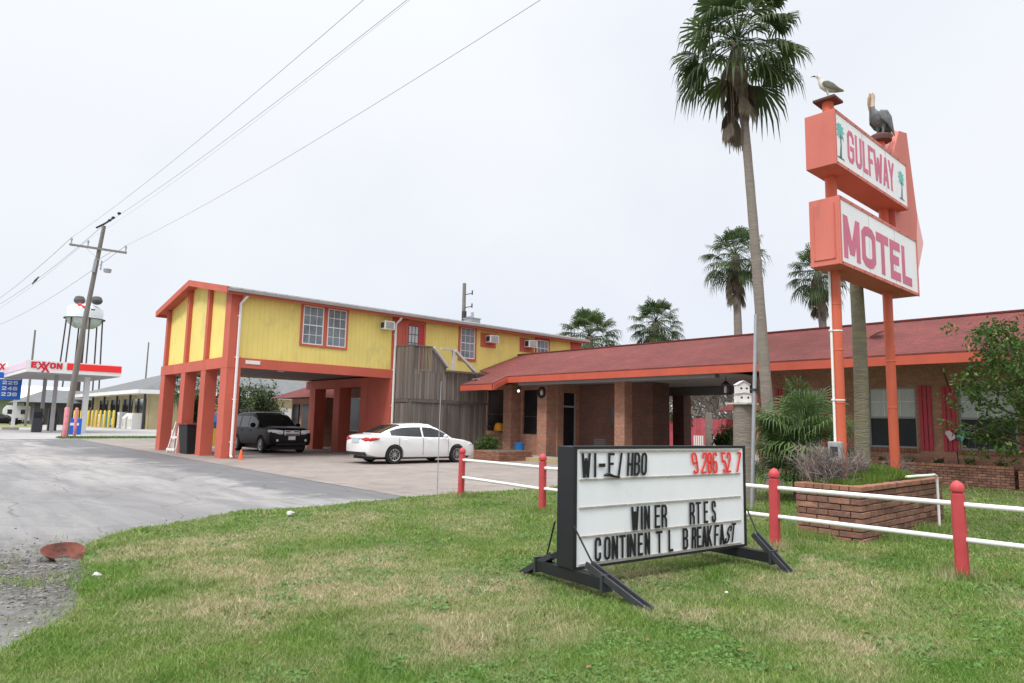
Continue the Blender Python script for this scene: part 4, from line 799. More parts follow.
# ------------------------------------------------------------------ single storey wing
mw = thing('motel_wing', 'long brick single storey wing with a red shingle roof and orange fascia', 'building', (20.5,5,0))
def Q(mb, name, m, **k): return world_part(mb.build(name, M[m], **k), mw)
xe, ze, sl2, xr = 20.5, 3.63, .363, 24.7; zr = ze+sl2*(xr-xe); YS = -7.0
def rz(x_): return ze+sl2*(x_-xe)
fr_poly = [(xe,YS),(xe,22.6),(19.45,22.35),(19.45,24.6),(21.2,24.62),(21.9,26.2),(xr,26.2),(xr,YS)]
mb = MB(); n = len(fr_poly)
mb.add([(a,b,rz(a)) for a,b in fr_poly]+[(a,b,rz(a)-.05) for a,b in fr_poly], [tuple(reversed(range(n))), tuple(range(n,2*n))]+[(i,n+i,n+(i+1)%n,(i+1)%n) for i in range(n)])
xb = 2*xr-xe
mb.add([(xr,YS,zr),(xr,26.2,zr),(xb+.0,26.2,ze),(xb,YS,ze),(xr,YS,zr-.05),(xr,26.2,zr-.05),(xb,26.2,ze-.05),(xb,YS,ze-.05)], [(3,2,1,0),(4,5,6,7),(0,1,5,4),(1,2,6,5),(2,3,7,6),(3,0,4,7)])
Q(mb, 'shingle_roof', 'shingle')
mb = MB(); b = YS
while b < 26.1: mb.box(xr-.14,b,zr-.03,xr+.14,b+.28,zr+.03); b += .29
Q(mb, 'ridge_caps', 'shingle')
def fascia(mb, p, q, h_=.33, t=.04):
    a = (p[0],p[1],rz(p[0])-.052); b = (q[0],q[1],rz(q[0])-.052); d = Vector((q[0]-p[0],q[1]-p[1],0)).normalized(); nn = Vector((-d.y,d.x,0))*t
    vs = [Vector(a)-Vector((0,0,h_)),Vector(b)-Vector((0,0,h_)),Vector(b),Vector(a)]; vs += [v+nn for v in vs]
    mb.add(vs, [(0,3,2,1),(4,5,6,7),(0,1,5,4),(1,2,6,5),(2,3,7,6),(3,0,4,7)])
mb = MB(); fascia(mb, (xe,YS), (xe,22.6), .25, .04); fascia(mb, (xe-.0,22.6), (19.45,22.35), .24, .04); fascia(mb, (19.45,22.39), (19.45,24.6), .23, .04); fascia(mb, (19.49,24.64), (21.2,24.66), .22, .04)
mb.box(xb-.04,YS,ze-.40,xb,26.2,ze-.055); Q(mb, 'fascia_board', 'fascia')
mb = MB(); 
mb.add([(xe+.041,YS,rz(xe)-.10),(23.299,YS,rz(23.3)-.10),(23.299,12.0,rz(23.3)-.10),(xe+.041,12.0,rz(xe)-.10)], [(0,1,2,3),(3,2,1,0)][:1]); mb.box(xe+.041,12.0,ze-.27,28.6,22.3,ze-.23)
Q(mb, 'soffit', 'soffit')
Q(MB().box(27.4,12.2,2.98,27.8,22.0,3.345), 'carport_beam', 'ceiling'); Q(MB().box(20.62,12.3,3.2,20.9,22.0,3.345), 'carport_beam', 'ceiling')
mb = MB(); fanleaf_spots = [(22.2,7.9),(19.9,24.1)]
for i in range(14):
    a = -1.0+2.0*i/13; mb.add([(0,0,0),(.5*math.cos(a)-.03*math.sin(a),.5*math.sin(a)+.03*math.cos(a),.05),(1.0*math.cos(a),1.0*math.sin(a),.02),(.5*math.cos(a)+.03*math.sin(a),.5*math.sin(a)-.03*math.cos(a),.06)], [(0,1,2,3)])
mb.tube([(-.7,0,.02),(0,0,.03)], .02, 4); o = mb.build('fallen_frond', M['deadpalm'], loc=(22.6,8.1,rz(22.6)+.03)); tag(o, 'pale dead palm frond lying on the red roof above the windows', 'palm frond'); o.rotation_euler = (0,-math.atan(sl2),R(-60)); o.scale = (.75,.75,.75)
tag(MB().prism([(-.16,-.12),(.14,-.15),(.18,.1),(-.1,.14)],0,.02).build('roof_scrap', M['paper'], loc=(20.1,24.3,rz(20.1)+.03)), 'small white scrap on the low left corner of the red roof', 'litter')
# rooms block
def wallwith(xw, ya, yb_, openings, zt=3.34, t=.2):
    mb = MB(); ys = sorted(openings); cur = ya
    for (a,b,z0,z1) in ys:
        mb.box(xw,cur,0,xw+t,a,zt)
        if z0 > .01: mb.box(xw,a,0,xw+t,b,z0)
        mb.box(xw,a,z1,xw+t,b,zt); cur = b
    mb.box(xw,cur,0,xw+t,yb_,zt); return mb
WX = 23.3
wins = [(7.05,8.45,1.02,2.88),(4.55,5.95,1.02,2.85),(9.95,11.1,1.06,2.9),(1.2,2.6,1.02,2.85)]
Q(wallwith(WX, YS, 12.2, wins, 4.58), 'brick_wall', 'brick'); Q(MB().box(WX+.2,12.0,0,28.4,12.2,3.34).box(28.2,YS,0,28.4,12.0,3.34).box(WX+.2,YS,0,28.2,YS+.2,3.34), 'brick_wall', 'brick')
for (a,b,z0,z1) in wins:
    wn = Q(MB().box(WX+.06,a,z0,WX+.10,a+.05,z1).box(WX+.06,b-.05,z0,WX+.10,b,z1).box(WX+.06,a+.05,z0,WX+.10,b-.05,z0+.05).box(WX+.06,a+.05,z1-.05,WX+.10,b-.05,z1).box(WX+.055,a+.05,(z0+z1)/2-.03,WX+.10,b-.05,(z0+z1)/2+.03), 'window', 'soffit')
    q = MB().box(WX+.101,a+.02,(z0+z1)/2+.02,WX+.12,b-.02,z1-.02).build('lace_curtain', M['curtain']); q.parent = wn; q.matrix_parent_inverse = parent_inv(wn)
    q = MB().box(WX+.101,a+.02,z0+.02,WX+.118,b-.02,(z0+z1)/2+.018).build('insect_screen', M['screen']); q.parent = wn; q.matrix_parent_inverse = parent_inv(wn)
    mb = MB()
    for k in (1,2): yy = a+(b-a)*k/3; mb.box(WX+.075,yy-.01,(z0+z1)/2+.03,WX+.098,yy+.01,z1-.05)
    mb.box(WX+.076,a+.05,z0+(z1-z0)*.76,WX+.097,b-.05,z0+(z1-z0)*.76+.02)
    q = mb.build('muntin', M['rail']); q.parent = wn; q.matrix_parent_inverse = parent_inv(wn)
    mb = MB(); c = a-.04
    while c < b: mb.box(WX-.06,c,z0-.12,WX+.05,c+.07,z0-.002); c += .082
    q = mb.build('brick_sill', M['plcap']); q.parent = wn; q.matrix_parent_inverse = parent_inv(wn)
    for s_ in (a-.42,b+.06):
        mb = MB()
        for k in range(3): mb.box(WX-.05,s_+k*.12,z0-.05,WX-.012,s_+k*.12+.095,z1+.03)
        mb.box(WX-.011,s_+.01,z0+.2,WX-.001,s_+.33,z0+.28).box(WX-.011,s_+.01,z1-.3,WX-.001,s_+.33,z1-.22)
        Q(mb, 'shutter', 'shutter')
mb = MB(); mb.tube([(WX-.02,6.25,3.3),(WX-.015,6.17,2.9),(WX-.015,6.02,2.75),(WX-.015,6.06,1.2),(WX-.015,6.0,.6)], .012, 5); Q(mb, 'wall_cable', 'black')
# lobby block behind brick pillars
LX = 22.15
Q(wallwith(LX, 21.05, 26.2, [(22.05,23.3,1.05,3.1),(24.25,25.9,1.15,3.15)]), 'brick_wall', 'brick')
Q(MB().box(LX+.2,21.05,0,22.5,21.25,3.34).box(23.35,21.05,0,23.8,21.25,3.34).box(22.5,21.05,2.95,23.35,21.25,3.34), 'brick_wall', 'brick'); Q(MB().box(23.6,17.0,0,23.8,21.049,3.34), 'brick_wall', 'shadebrick'); Q(MB().box(23.801,17.0,0,24.6,17.2,3.34).box(24.6,17.0,0,24.8,26.2,3.34), 'brick_wall', 'shadebrick')
for (a,b,z0,z1) in ((22.05,23.3,1.05,3.1),(24.25,25.9,1.15,3.15)):
    wn = Q(MB().box(LX+.1,a,z0,LX+.12,b,z1), 'lobby_window', 'dark')
    for zz in (z0,z0+.8): q = MB().box(LX+.07,a,zz,LX+.099,b,zz+.04).build('window_bar', M['steel']); q.parent = wn; q.matrix_parent_inverse = parent_inv(wn)
dn = Q(MB().box(22.5,21.10,.05,23.35,21.12,2.95), 'lobby_door', 'dark')
q = MB().box(22.5,21.07,.05,22.56,21.099,2.95).box(23.29,21.07,.05,23.35,21.099,2.95).box(22.56,21.07,2.3,23.29,21.099,2.38).build('door_frame', M['soffit']); q.parent = dn; q.matrix_parent_inverse = parent_inv(dn)
for a,b,x_ in ((23.45,24.0,21.55),(21.1,21.68,21.5)): Q(MB().box(x_,a,0,LX-.001,b,3.345), 'brick_pillar', 'brick')
Q(MB().box(21.6,16.9,0,22.1,17.4,3.34), 'brick_pillar', 'brick')
Q(MB().box(27.25,17.9,0,27.85,18.5,2.975), 'brick_pillar', 'shadebrick'); Q(MB().box(27.25,13.0,0,27.85,13.5,2.975), 'brick_pillar', 'shadebrick')
Q(MB().box(20.0,17.0,0.007,21.8,19.6,.14).box(19.9,19.6,.007,21.5,24.4,.15), 'step_slab', 'conc')
mb = MB(); mb.box(19.8,19.5,.008,19.899,23.2,.155).box(19.9,16.9,.008,19.999,19.499,.15); Q(mb, 'kerb_edge', 'kerb')
Q(MB().box(23.55,18.7,1.45,23.599,19.15,2.3), 'wall_notice', 'dark')
# pieces round the lobby
bl = thing('blue_bucket', 'blue plastic bin beside the wreath pillar', 'bucket', (20.9,22.15,.155))
MB().lathe([(.0,.0),(.19,.0),(.235,.5),(.255,.5),(.255,.54),(.225,.54),(.19,.1),(0,.08)], n=20).build('bin_body', M['blue'], bl, smooth=True)
MB().tube([(0,-.25,.48),(.0,-.27,.38),(0,-.24,.3)], .01, 5).build('handle', M['blue'], bl)
mb = MB()
for k in range(26):
    t_ = 2*PI*k/26; mb.sphere((0,.2*math.cos(t_),.2*math.sin(t_)), .055, n=6, m=4, jit=.3)
wr = mb.build('wreath', mat('wreath_dark', (.035,.025,.022), .9, .3, 12), loc=(21.45,21.38,2.92)); tag(wr, 'dark round wreath hanging high on the second brick pillar', 'wreath')
q = MB().sphere((0,0,-.02), .085, (.3,1,1.2), 8, 6, .5, .2).build('bow', M['gull'], wr)
la = thing('amber_lamp', 'amber yellow lamp shade glowing at the left lobby window', 'lamp', (22.0,24.75,1.16)); mb = MB().lathe([(.16,0),(.26,.02),(.25,.22),(.18,.36),(.05,.40),(0,.40)], n=16); mb.build('lamp_shade', M['amber'], la, smooth=True)
le = thing('porch_light', 'small bright porch light under the eave beside the wreath pillar', 'light', (21.2,22.6,3.0)); em, nt2, b2_ = nodes('lit_lamp'); b2_.inputs['Emission Color'].default_value = (1,.93,.8,1); b2_.inputs['Emission Strength'].default_value = 2.5; L(nt2, ramp(nt2, noise(nt2, 5), [(.3,(.8,.8,.75)),(.7,(.9,.9,.85))]), b2_.inputs['Base Color'])
MB().sphere((0,0,0), .055, n=12, m=8).build('globe', em, le, smooth=True); MB().tube([(0,0,.06),(0,0,.36)], .025, 8).build('stem', M['steel'], le)
hb = thing('black_litter_bin', 'tall black square bin standing behind the dark corner pillar', 'bin', (25.0,18.0,0)); MB().box(-.42,-.42,0,.42,.42,1.25).build('bin_body', M['plastic'], hb, bevel=.03); MB().box(-.45,-.45,1.255,.45,.45,1.33).build('lid', M['plastic'], hb, bevel=.02)
hl = thing('hanging_lantern', 'black hanging lantern with pale bulb under the carport beam', 'lantern', (21.3,12.3,2.66))
MB().box(-.11,-.11,0,.11,.11,.03).box(-.11,-.11,.33,.11,.11,.36).lathe([(.14,.36),(.04,.46),(0,.48)], n=8).tube([(0,0,.46),(0,0,.62)], .012, 6).build('frame', M['black'], hl)
for a in (-.1,.1):
    for b in (-.1,.1): MB().box(a-.01,b-.01,.03,a+.01,b+.01,.33).build('bar', M['black'], hl)
pass; MB().lathe([(.0,.04),(.06,.05),(.07,.16),(.05,.28),(0,.3)], n=10).build('bulb_glass', M['curtain'], hl, smooth=True)
ch = thing('patio_chair', 'dark metal patio chair by the lobby wall', 'chair', (22.3,18.6,.0), R(200))
mb = MB()
for a in (-.25,.25): mb.tube([(-.25,a,0),(-.25,a,.45)], .015, 6).tube([(.25,a,0),(.22,a,.45),(.30,a,1.0)], .015, 6)
mb.build('frame', M['steel'], ch); MB().box(-.27,-.27,.44,.25,.27,.475).build('seat', M['steel'], ch, bevel=.01)
mb = MB()
for k in range(6): mb.box(.235+k*.011,-.26,.52+k*.08,.25+k*.011,.26,.575+k*.08)
mb.build('backrest', M['steel'], ch)
# low brick bed with shrub by the stair
lb = thing('entry_brick_bed', 'small low brick bed beside the wooden stair', 'planter', (18.6,21.6,0)); mb = MB(); brick_block(mb, 18.3,20.6,20.2,22.2,0,.42,.21,.07,.09,.004); world_part(mb.build('brick_wall', M['plcap']), lb); world_part(MB().box(18.35,20.65,0,20.15,22.15,.40).build('soil', M['mortar']), lb)
def leafcloud(mb, c, rad, n, size, sc=(1,1,1), droop=0, shell=.55, val=None):
    for i in range(n):
        v = Vector(rng.normal(0,1,3)).normalized(); r_ = rad*(shell+(1-shell)*rng.random())*(.8+.35*math.sin(v.x*5+c[0])*math.sin(v.y*4+c[1]*2+v.z*3))
        p = Vector((c[0]+v.x*r_*sc[0], c[1]+v.y*r_*sc[1], c[2]+v.z*r_*sc[2])); s_ = size*random.uniform(.6,1.3)
        a = Vector(rng.normal(0,1,3)).normalized(); b = a.orthogonal().normalized()*random.choice((1,-1)); b = (b+Vector(rng.normal(0,.5,3))).normalized()
        mb.add([p-a*s_, p-b*s_*.45, p+a*s_, p+b*s_*.45], [(0,1,2,3)], val)
def shrub(name, c, rad, h_, n, size, m, label, cat='shrub', group=None, sc=(1,1,1)):
    t_ = thing(name, label, cat, (c[0],c[1],c[2]), 0, group)
    mb = MB()
    for k in range(9):
        a = rng.random()*6.28; q = rad*.7*rng.random()**.5; mb.tube([(0,0,0),(q*.5*math.cos(a),q*.5*math.sin(a),h_*.4),(q*math.cos(a),q*math.sin(a),h_*.8)], [.02,.012,.005], 5)
    mb.build('stem', M['bark'], t_); mb = MB()
    for k in range(7):
        a = rng.random()*6.28; q = rad*.55*rng.random(); leafcloud(mb, (q*math.cos(a),q*math.sin(a),h_*(.35+.4*rng.random())), rad*.6, n//7, size, (sc[0],sc[1],h_/rad*.6), shell=.3)
    mb.build('foliage', m, t_); return t_
shrub('entry_shrub', (19.6,22.9,0), .75, 1.15, 1600, .06, M['leaf'], 'dark green shrub between the stair and the first brick pillar')
for i,(a,b) in enumerate(((22.95,8.8),(22.95,8.0),(22.95,7.2),(22.95,6.4),(22.95,5.6),(22.95,4.9))):
    shrub('bedding_plant', (a,b,.5), .24, .30, 130, .045, M['leaf'] if i%2 else M['palmyoung'], ['first leafy sprig at the far end of the wall planter','sprig in wall planter below the left window','dense sprig left of the wall cable','sprig just right of the wall cable','low sprig below the butterfly decoration','last sprig at the near end of the wall planter'][i], 'plant', 'plants in the wall planter')
# butterfly decoration
bf = thing('butterfly_ornament', 'pastel butterfly wall ornament on the shutter left of the right window', 'ornament', (23.2,6.0,1.42)); 
for s_,m_ in ((-1,'teal'),(1,'gaspink')):
    mb = MB(); mb.add([(-.05,0,0),(-.07,s_*.16,.16),(-.07,s_*.30,.12),(-.06,s_*.22,-.02),(-.07,s_*.16,-.15),(-.05,s_*.03,-.08)], [(0,1,2,3,4,5)]); mb.add([(-.035,0,0),(-.055,s_*.16,.16),(-.055,s_*.30,.12),(-.045,s_*.22,-.02),(-.055,s_*.16,-.15),(-.035,s_*.03,-.08)], [(5,4,3,2,1,0)]); mb.build('wing', M[m_], bf)
MB().tube([(-.05,0,-.1),(-.05,0,.1)], .018, 6).build('body', M['ink'], bf)
# ------------------------------------------------------------------ cars
def bake(o):
    dg = bpy.context.evaluated_depsgraph_get(); me = bpy.data.meshes.new_from_object(o.evaluated_get(dg)); old = o.data; o.modifiers.clear(); o.data = me; return o
def interp(tab, x_): xs = [t_[0] for t_ in tab]; return [float(np.interp(x_, xs, [t_[k] for t_ in tab])) for k in range(1, len(tab[0]))]
def car(name, label, loc, rz_, body, cabin, paint, wheels, wr_, glassfn, windows_dark=True, suv=False):
    """local +x is forward; body table rows: x, z_low, z_belt, z_top(centre), half width; cabin rows: x, z_roof"""
    t_ = thing(name, label, 'car', loc, rz_)
    xs = np.linspace(body[0][0], body[-1][0], 61); mb = MB(); o = 0; prof = []
    for x_ in xs:
        zl, zb, zt, hw = interp(body, x_); h_ = zb-zl
        half = [(0,zl),(hw*.80,zl),(hw*.95,zl+.05*h_),(hw*.985,zl+.20*h_),(hw*1.0,zl+.42*h_),(hw*.992,zl+.60*h_),(hw*.985,zl+.80*h_),(hw*.955,zb-.02),(hw*.90,zb+.012),(hw*.6,zt-.004),(0,zt)]
        prof.append(half)
    m_ = len(prof[0])
    ring = []
    for i, x_ in enumerate(xs):
        pts = [(x_,-a,b) for a,b in prof[i]] + [(x_,a,b) for a,b in reversed(prof[i][1:-1])]; ring.append(len(pts)); mb.v += pts
    k = ring[0]
    for i in range(len(xs)-1):
        for j in range(k): mb.f.append((i*k+j,i*k+(j+1)%k,(i+1)*k+(j+1)%k,(i+1)*k+j)); mb.a.append(.5)
    mb.f.append(tuple(range(k-1,-1,-1))); mb.f.append(tuple((len(xs)-1)*k+j for j in range(k))); mb.a += [.5,.5]
    bo = mb.build('body', M[paint], t_)
    cut = MB()
    for wx in wheels:
        cut.lathe([(0,-.30),(wr_+.055,-.30),(wr_+.055,.30),(0,.30)], (wx, body_hw(body), wr_), 28, axis='y'); cut.lathe([(0,-.30),(wr_+.055,-.30),(wr_+.055,.30),(0,.30)], (wx,-body_hw(body), wr_), 28, axis='y')
    co = cut.build('cutter', M[paint])
    co.parent = None; import bmesh
    for ob in (co, bo):
        bm = bmesh.new(); bm.from_mesh(ob.data); bmesh.ops.remove_doubles(bm, verts=bm.verts, dist=1e-5); bmesh.ops.recalc_face_normals(bm, faces=bm.faces); bm.to_mesh(ob.data); bm.free()
    md = bo.modifiers.new('c','BOOLEAN'); md.object = co; md.operation = 'DIFFERENCE'; md.solver = 'EXACT'
    t_.location = (0,0,0); t_.rotation_euler = (0,0,0); bpy.context.view_layer.update(); bake(bo)
    bpy.data.objects.remove(co); t_.location = loc; t_.rotation_euler = (0,0,rz_)
    bo.data.polygons.foreach_set('use_smooth', [True]*len(bo.data.polygons)); bo.data.set_sharp_from_angle(angle=R(35))
    # cabin grid
    xs2 = np.linspace(cabin[0][0], cabin[-1][0], 49); rows = []
    for x_ in xs2:
        zr_, hwb, hwr = interp(cabin, x_); zb = interp(body, x_)[1]-.03; hgt = max(zr_-zb, .0)
        rows.append([(x_,-hwb,zb),(x_,-(hwb*.72+hwr*.28),zb+hgt*.30),(x_,-(hwb*.3+hwr*.7),zb+hgt*.72),(x_,-hwr,zb+hgt*.88),(x_,-hwr*.86,zb+hgt*.965),(x_,-hwr*.45,zb+hgt*.995),(x_,0,zb+hgt),(x_,hwr*.45,zb+hgt*.995),(x_,hwr*.86,zb+hgt*.965),(x_,hwr,zb+hgt*.88),(x_,(hwb*.3+hwr*.7),zb+hgt*.72),(x_,(hwb*.72+hwr*.28),zb+hgt*.30),(x_,hwb,zb)])
    for kind, nm, mt in ((0,'cabin',paint),(1,'glass','carglass')):
        mb = MB(); idx = {}
        def vid(i,j):
            if (i,j) not in idx: idx[(i,j)] = len(mb.v); mb.v.append(rows[i][j])
            return idx[(i,j)]
        for i in range(48):
            for j in range(12):
                xm = (xs2[i]+xs2[i+1])/2; side = j in (0,1,10,11); gl_ = glassfn(xm, 'side' if side else ('rail' if j in (2,9) else 'top'))
                if bool(gl_) == bool(kind): mb.f.append((vid(i,j),vid(i,j+1),vid(i+1,j+1),vid(i+1,j))); mb.a.append(.5)
        mb.build(nm, M[mt], t_, smooth=True)
    hw = body_hw(body)
    MB().box(body[0][0]+.3,-hw+.28,.16,body[-1][0]-.3,hw-.28,.42).build('underbody', M['plastic'], t_)
    for wx in wheels:
        for s_ in (-1,1):
            yo = s_*(hw-.115); wh = MB().lathe([(wr_*.62,-.10),(wr_*.93,-.11),(wr_,-.08),(wr_,.08),(wr_*.93,.11),(wr_*.62,.10)], (wx,yo,wr_), 32, axis='y').build('wheel', M['tyre'], t_, smooth=True)
            mb = MB(); yf = yo+s_*.085
            mb.lathe([(wr_*.60,0),(wr_*.66,s_*.02),(wr_*.66,s_*.025),(wr_*.58,s_*.012)], (wx,yf,wr_), 32, axis='y')
            for q in range(10):
                a = 2*PI*q/10; mb.beam((wx+.05*math.cos(a),yf+s_*.012,wr_+.05*math.sin(a)),(wx+wr_*.61*math.cos(a),yf+s_*.004,wr_+wr_*.61*math.sin(a)),.035,.02)
            mb.lathe([(0,s_*.03),(.055,s_*.028),(.06,0)], (wx,yf,wr_), 16, axis='y'); mb.build('rim', M['rim'], wh)
            MB().lathe([(0,-.01),(wr_*.6,-.01),(wr_*.6,.0),(0,.0)], (wx,yf-s_*.05,wr_), 20, axis='y').build('brake_backing', M['plastic'], wh)
    return t_, bo
def body_hw(body): return max(b[4] for b in body)
ab = [(-2.43,.42,.80,.82,.62),(-2.38,.34,.90,.93,.80),(-2.25,.27,.97,1.02,.87),(-2.0,.23,.99,1.055,.905),(-1.5,.21,.985,1.05,.92),(0,.20,.955,.97,.925),(.9,.20,.93,.94,.925),(1.3,.21,.90,.93,.915),(1.8,.22,.84,.88,.895),(2.15,.24,.76,.80,.85),(2.36,.28,.66,.69,.74),(2.44,.36,.58,.60,.58)]
ac_ = [(-1.95,1.00,.80,.62),(-1.6,1.20,.83,.62),(-1.2,1.36,.85,.62),(-.9,1.425,.86,.61),(-.5,1.455,.865,.61),(0,1.465,.865,.61),(.3,1.445,.865,.60),(.6,1.35,.86,.60),(1.0,1.14,.85,.62),(1.32,.93,.83,.66)]
def ag(x_, part):
    if part == 'side': return (-1.5 < x_ < -.20 or -.12 < x_ < 1.05)
    if part == 'top': return x_ > .42 or (-1.82 < x_ < -1.02)
    return False
sc_, bo = car('white_sedan', 'white four door sedan parked side on in front of the stair', (14.98,21.75,.006), R(-1), ab, ac_, 'carwhite', (-1.36,1.42), .325, ag)
for s_ in (-1,1):
    mb = MB(); loft_y(mb, [(-2.39,s_*.40,.83,.03,.06),(-2.385,s_*.62,.85,.05,.09),(-2.31,s_*.80,.86,.05,.085),(-2.12,s_*.895,.885,.03,.045),(-1.98,s_*.915,.895,.008,.01)], 10); mb.build('tail_light', M['tail'], sc_, smooth=True)
    mb = MB(); loft_y(mb, [(2.36,s_*.55,.60,.04,.05),(2.22,s_*.75,.64,.05,.055),(2.0,s_*.87,.70,.02,.03)], 10); mb.build('headlight', M['lamp'], sc_, smooth=True)
    mb = MB(); mb.sphere((.78,s_*1.0,1.0), .09, (.7,1.2,.8), 12, 8).beam((.80,s_*.88,.96),(.80,s_*.97,.98),.06,.03); mb.build('mirror', M['carwhite'], sc_, smooth=True)
    for hx in (.12,-.92): MB().tube([(hx-.09,s_*.935,.85),(hx-.07,s_*.955,.855),(hx+.07,s_*.955,.855),(hx+.09,s_*.935,.85)], .012, 6).build('door_handle', M['carwhite'], sc_)
    mb = MB(); yy = s_*.9275
    for hx in (.98,-.16,-1.18): mb.box(hx-.004,min(yy,yy-s_*.01),.30,hx+.004,max(yy,yy-s_*.01),.93)
    mb.build('door_seam', M['steel'], sc_)
MB().box(-2.45,-.26,.74,-2.40,.26,.88).build('number_plate', M['plate'], sc_); MB().box(-2.425,-.42,.885,-2.37,.42,.91).build('trunk_trim', M['chrome'], sc_)
MB().box(-2.44,-.66,.30,-2.30,.66,.42).build('rear_bumper_lip', M['plastic'], sc_, bevel=.02)
pb = [(-2.42,.55,1.08,1.09,.80),(-2.38,.42,1.12,1.13,.93),(-2.2,.36,1.14,1.15,.985),(-1.0,.32,1.13,1.14,1.0),(.9,.32,1.12,1.13,1.0),(1.3,.32,1.11,1.20,.995),(1.9,.33,1.09,1.18,.985),(2.25,.34,1.04,1.11,.96),(2.38,.38,.97,1.02,.92),(2.43,.45,.86,.90,.86)]
pc = [(-2.36,1.30,.90,.74),(-2.25,1.62,.93,.76),(-2.1,1.76,.93,.76),(-1.6,1.82,.94,.77),(-.6,1.84,.94,.77),(.05,1.82,.94,.76),(.40,1.70,.93,.76),(.75,1.45,.92,.78),(1.10,1.13,.90,.80)]
def pg(x_, part):
    if part == 'side': return (-2.1 < x_ < -1.25 or -1.15 < x_ < -.30 or -.20 < x_ < .75)
    if part == 'top': return x_ > .14 or x_ < -2.2
    return False
sv, bo = car('black_suv', 'black sport utility vehicle facing out from under the yellow building', (13.6,31.6,.006), R(-90), pb, pc, 'carblack', (-1.40,1.42), .37, pg)
MB().box(2.34,-.36,.80,2.46,.36,1.02).build('grille', M['chrome'], sv, bevel=.03); MB().box(2.45,-.30,.835,2.466,.30,.875).box(2.45,-.30,.945,2.466,-.09,.985).box(2.45,.09,.945,2.466,.30,.985).build('grille_slots', M['plastic'], sv)
for s_ in (-1,1):
    mb = MB(); loft_y(mb, [(2.42,s_*.42,.93,.04,.09),(2.41,s_*.62,.94,.06,.10),(2.34,s_*.84,.95,.06,.10),(2.12,s_*.965,.98,.03,.06)], 10); mb.build('headlight', M['lamp'], sv, smooth=True)
    MB().lathe([(0,.02),(.05,.02),(.06,0)], (2.42,s_*.66,.58), 14, axis='x').build('fog_lamp', M['lamp'], sv)
    mb = MB(); mb.sphere((.70,s_*1.08,1.22), .12, (.6,1.1,.9), 12, 8); mb.build('mirror', M['carblack'], sv, smooth=True)
    for hx in (.15,-.85): MB().tube([(hx-.10,s_*1.0,.98),(hx-.08,s_*1.025,.985),(hx+.08,s_*1.025,.985),(hx+.1,s_*1.0,.98)], .014, 6).build('door_handle', M['carblack'], sv)
    MB().tube([(-1.9,s_*.72,1.87),(-1.7,s_*.74,1.90),(.1,s_*.74,1.90),(.25,s_*.72,1.86)], .018, 6).build('roof_rail', M['steel'], sv)
MB().box(2.43,-.16,.60,2.452,.16,.76).build('number_plate', M['white'], sv); MB().box(2.30,-.7,.36,2.42,.7,.52).build('lower_bumper', M['plastic'], sv, bevel=.03)
# ------------------------------------------------------------------ under the building
bn = thing('black_wheeled_bin', 'black rectangular waste bin between the salmon columns', 'bin', (9.78,30.3,.006)); MB().add([(-.35,-.45,0),(.35,-.45,0),(.35,.45,0),(-.35,.45,0),(-.45,-.55,1.18),(.45,-.55,1.18),(.45,.55,1.18),(-.45,.55,1.18)], [(0,3,2,1),(4,5,6,7),(0,1,5,4),(1,2,6,5),(2,3,7,6),(3,0,4,7)]).build('bin_body', M['plastic'], bn, bevel=.02); MB().box(-.48,-.58,1.185,.48,.58,1.25).build('lid', M['rust'], bn, bevel=.01)
af = thing('white_a_frame', 'white A frame stand leaning beside the black waste bin', 'a frame', (9.5,31.45,.006), R(20))
mb = MB()
for s_ in (-1,1): mb.beam((-.22,s_*.28,0),(0,s_*.12,1.3),.07,.04).beam((.1,s_*.28,0),(0.02,s_*.12,1.3),.07,.04)
mb.beam((-.27,-.27,.14),(-.27,.27,.14),.04,.10).beam((-.15,-.2,.65),(-.15,.2,.65),.04,.09); mb.build('frame', M['white'], af)
cn = thing('traffic_cone', 'small orange traffic cone at the front corner column', 'traffic cone', (9.9,25.35,.006)); MB().lathe([(.10,.02),(.085,.03),(.03,.34),(.02,.36),(0,.36)], n=14).build('cone_body', M['orange'], cn, smooth=True); MB().box(-.13,-.13,0,.13,.13,.022).build('base', M['orange'], cn)
yk = thing('yellow_blue_drum', 'blue topped yellow container seen between the columns', 'container', (13.2,38.5,.0)); MB().box(-.5,-.5,0,.5,.5,.95).build('lower_box', M['yel'], yk); MB().lathe([(.5,.96),(.48,1.3),(.3,1.75),(.1,1.95),(0,1.98)], n=12).build('blue_top', M['blue'], yk)
# rear cottage under red hip roof
rc = thing('rear_brick_cottage', 'low brick block with a red hip roof behind the salmon columns', 'building', (18,40,0))
world_part(MB().box(18.3,36.0,0,27,39.5,2.75).build('wall', M['brick']), rc)
mb = MB(); mb.add([(17.2,34.8,2.75),(27.8,34.8,2.75),(27.8,40.2,2.75),(17.2,40.2,2.75),(20,37.5,4.0),(25,37.5,4.0)], [(0,1,5,4),(1,2,5),(2,3,4,5),(3,0,4),(3,2,1,0)]); world_part(mb.build('roof', M['shingle']), rc)
wn = world_part(MB().box(18.25,36.6,.9,18.299,38.0,2.4).build('window', M['dark']), rc)
world_part(MB().box(18.22,38.4,.9,18.299,39.2,2.4).build('window', M['dark']), rc)
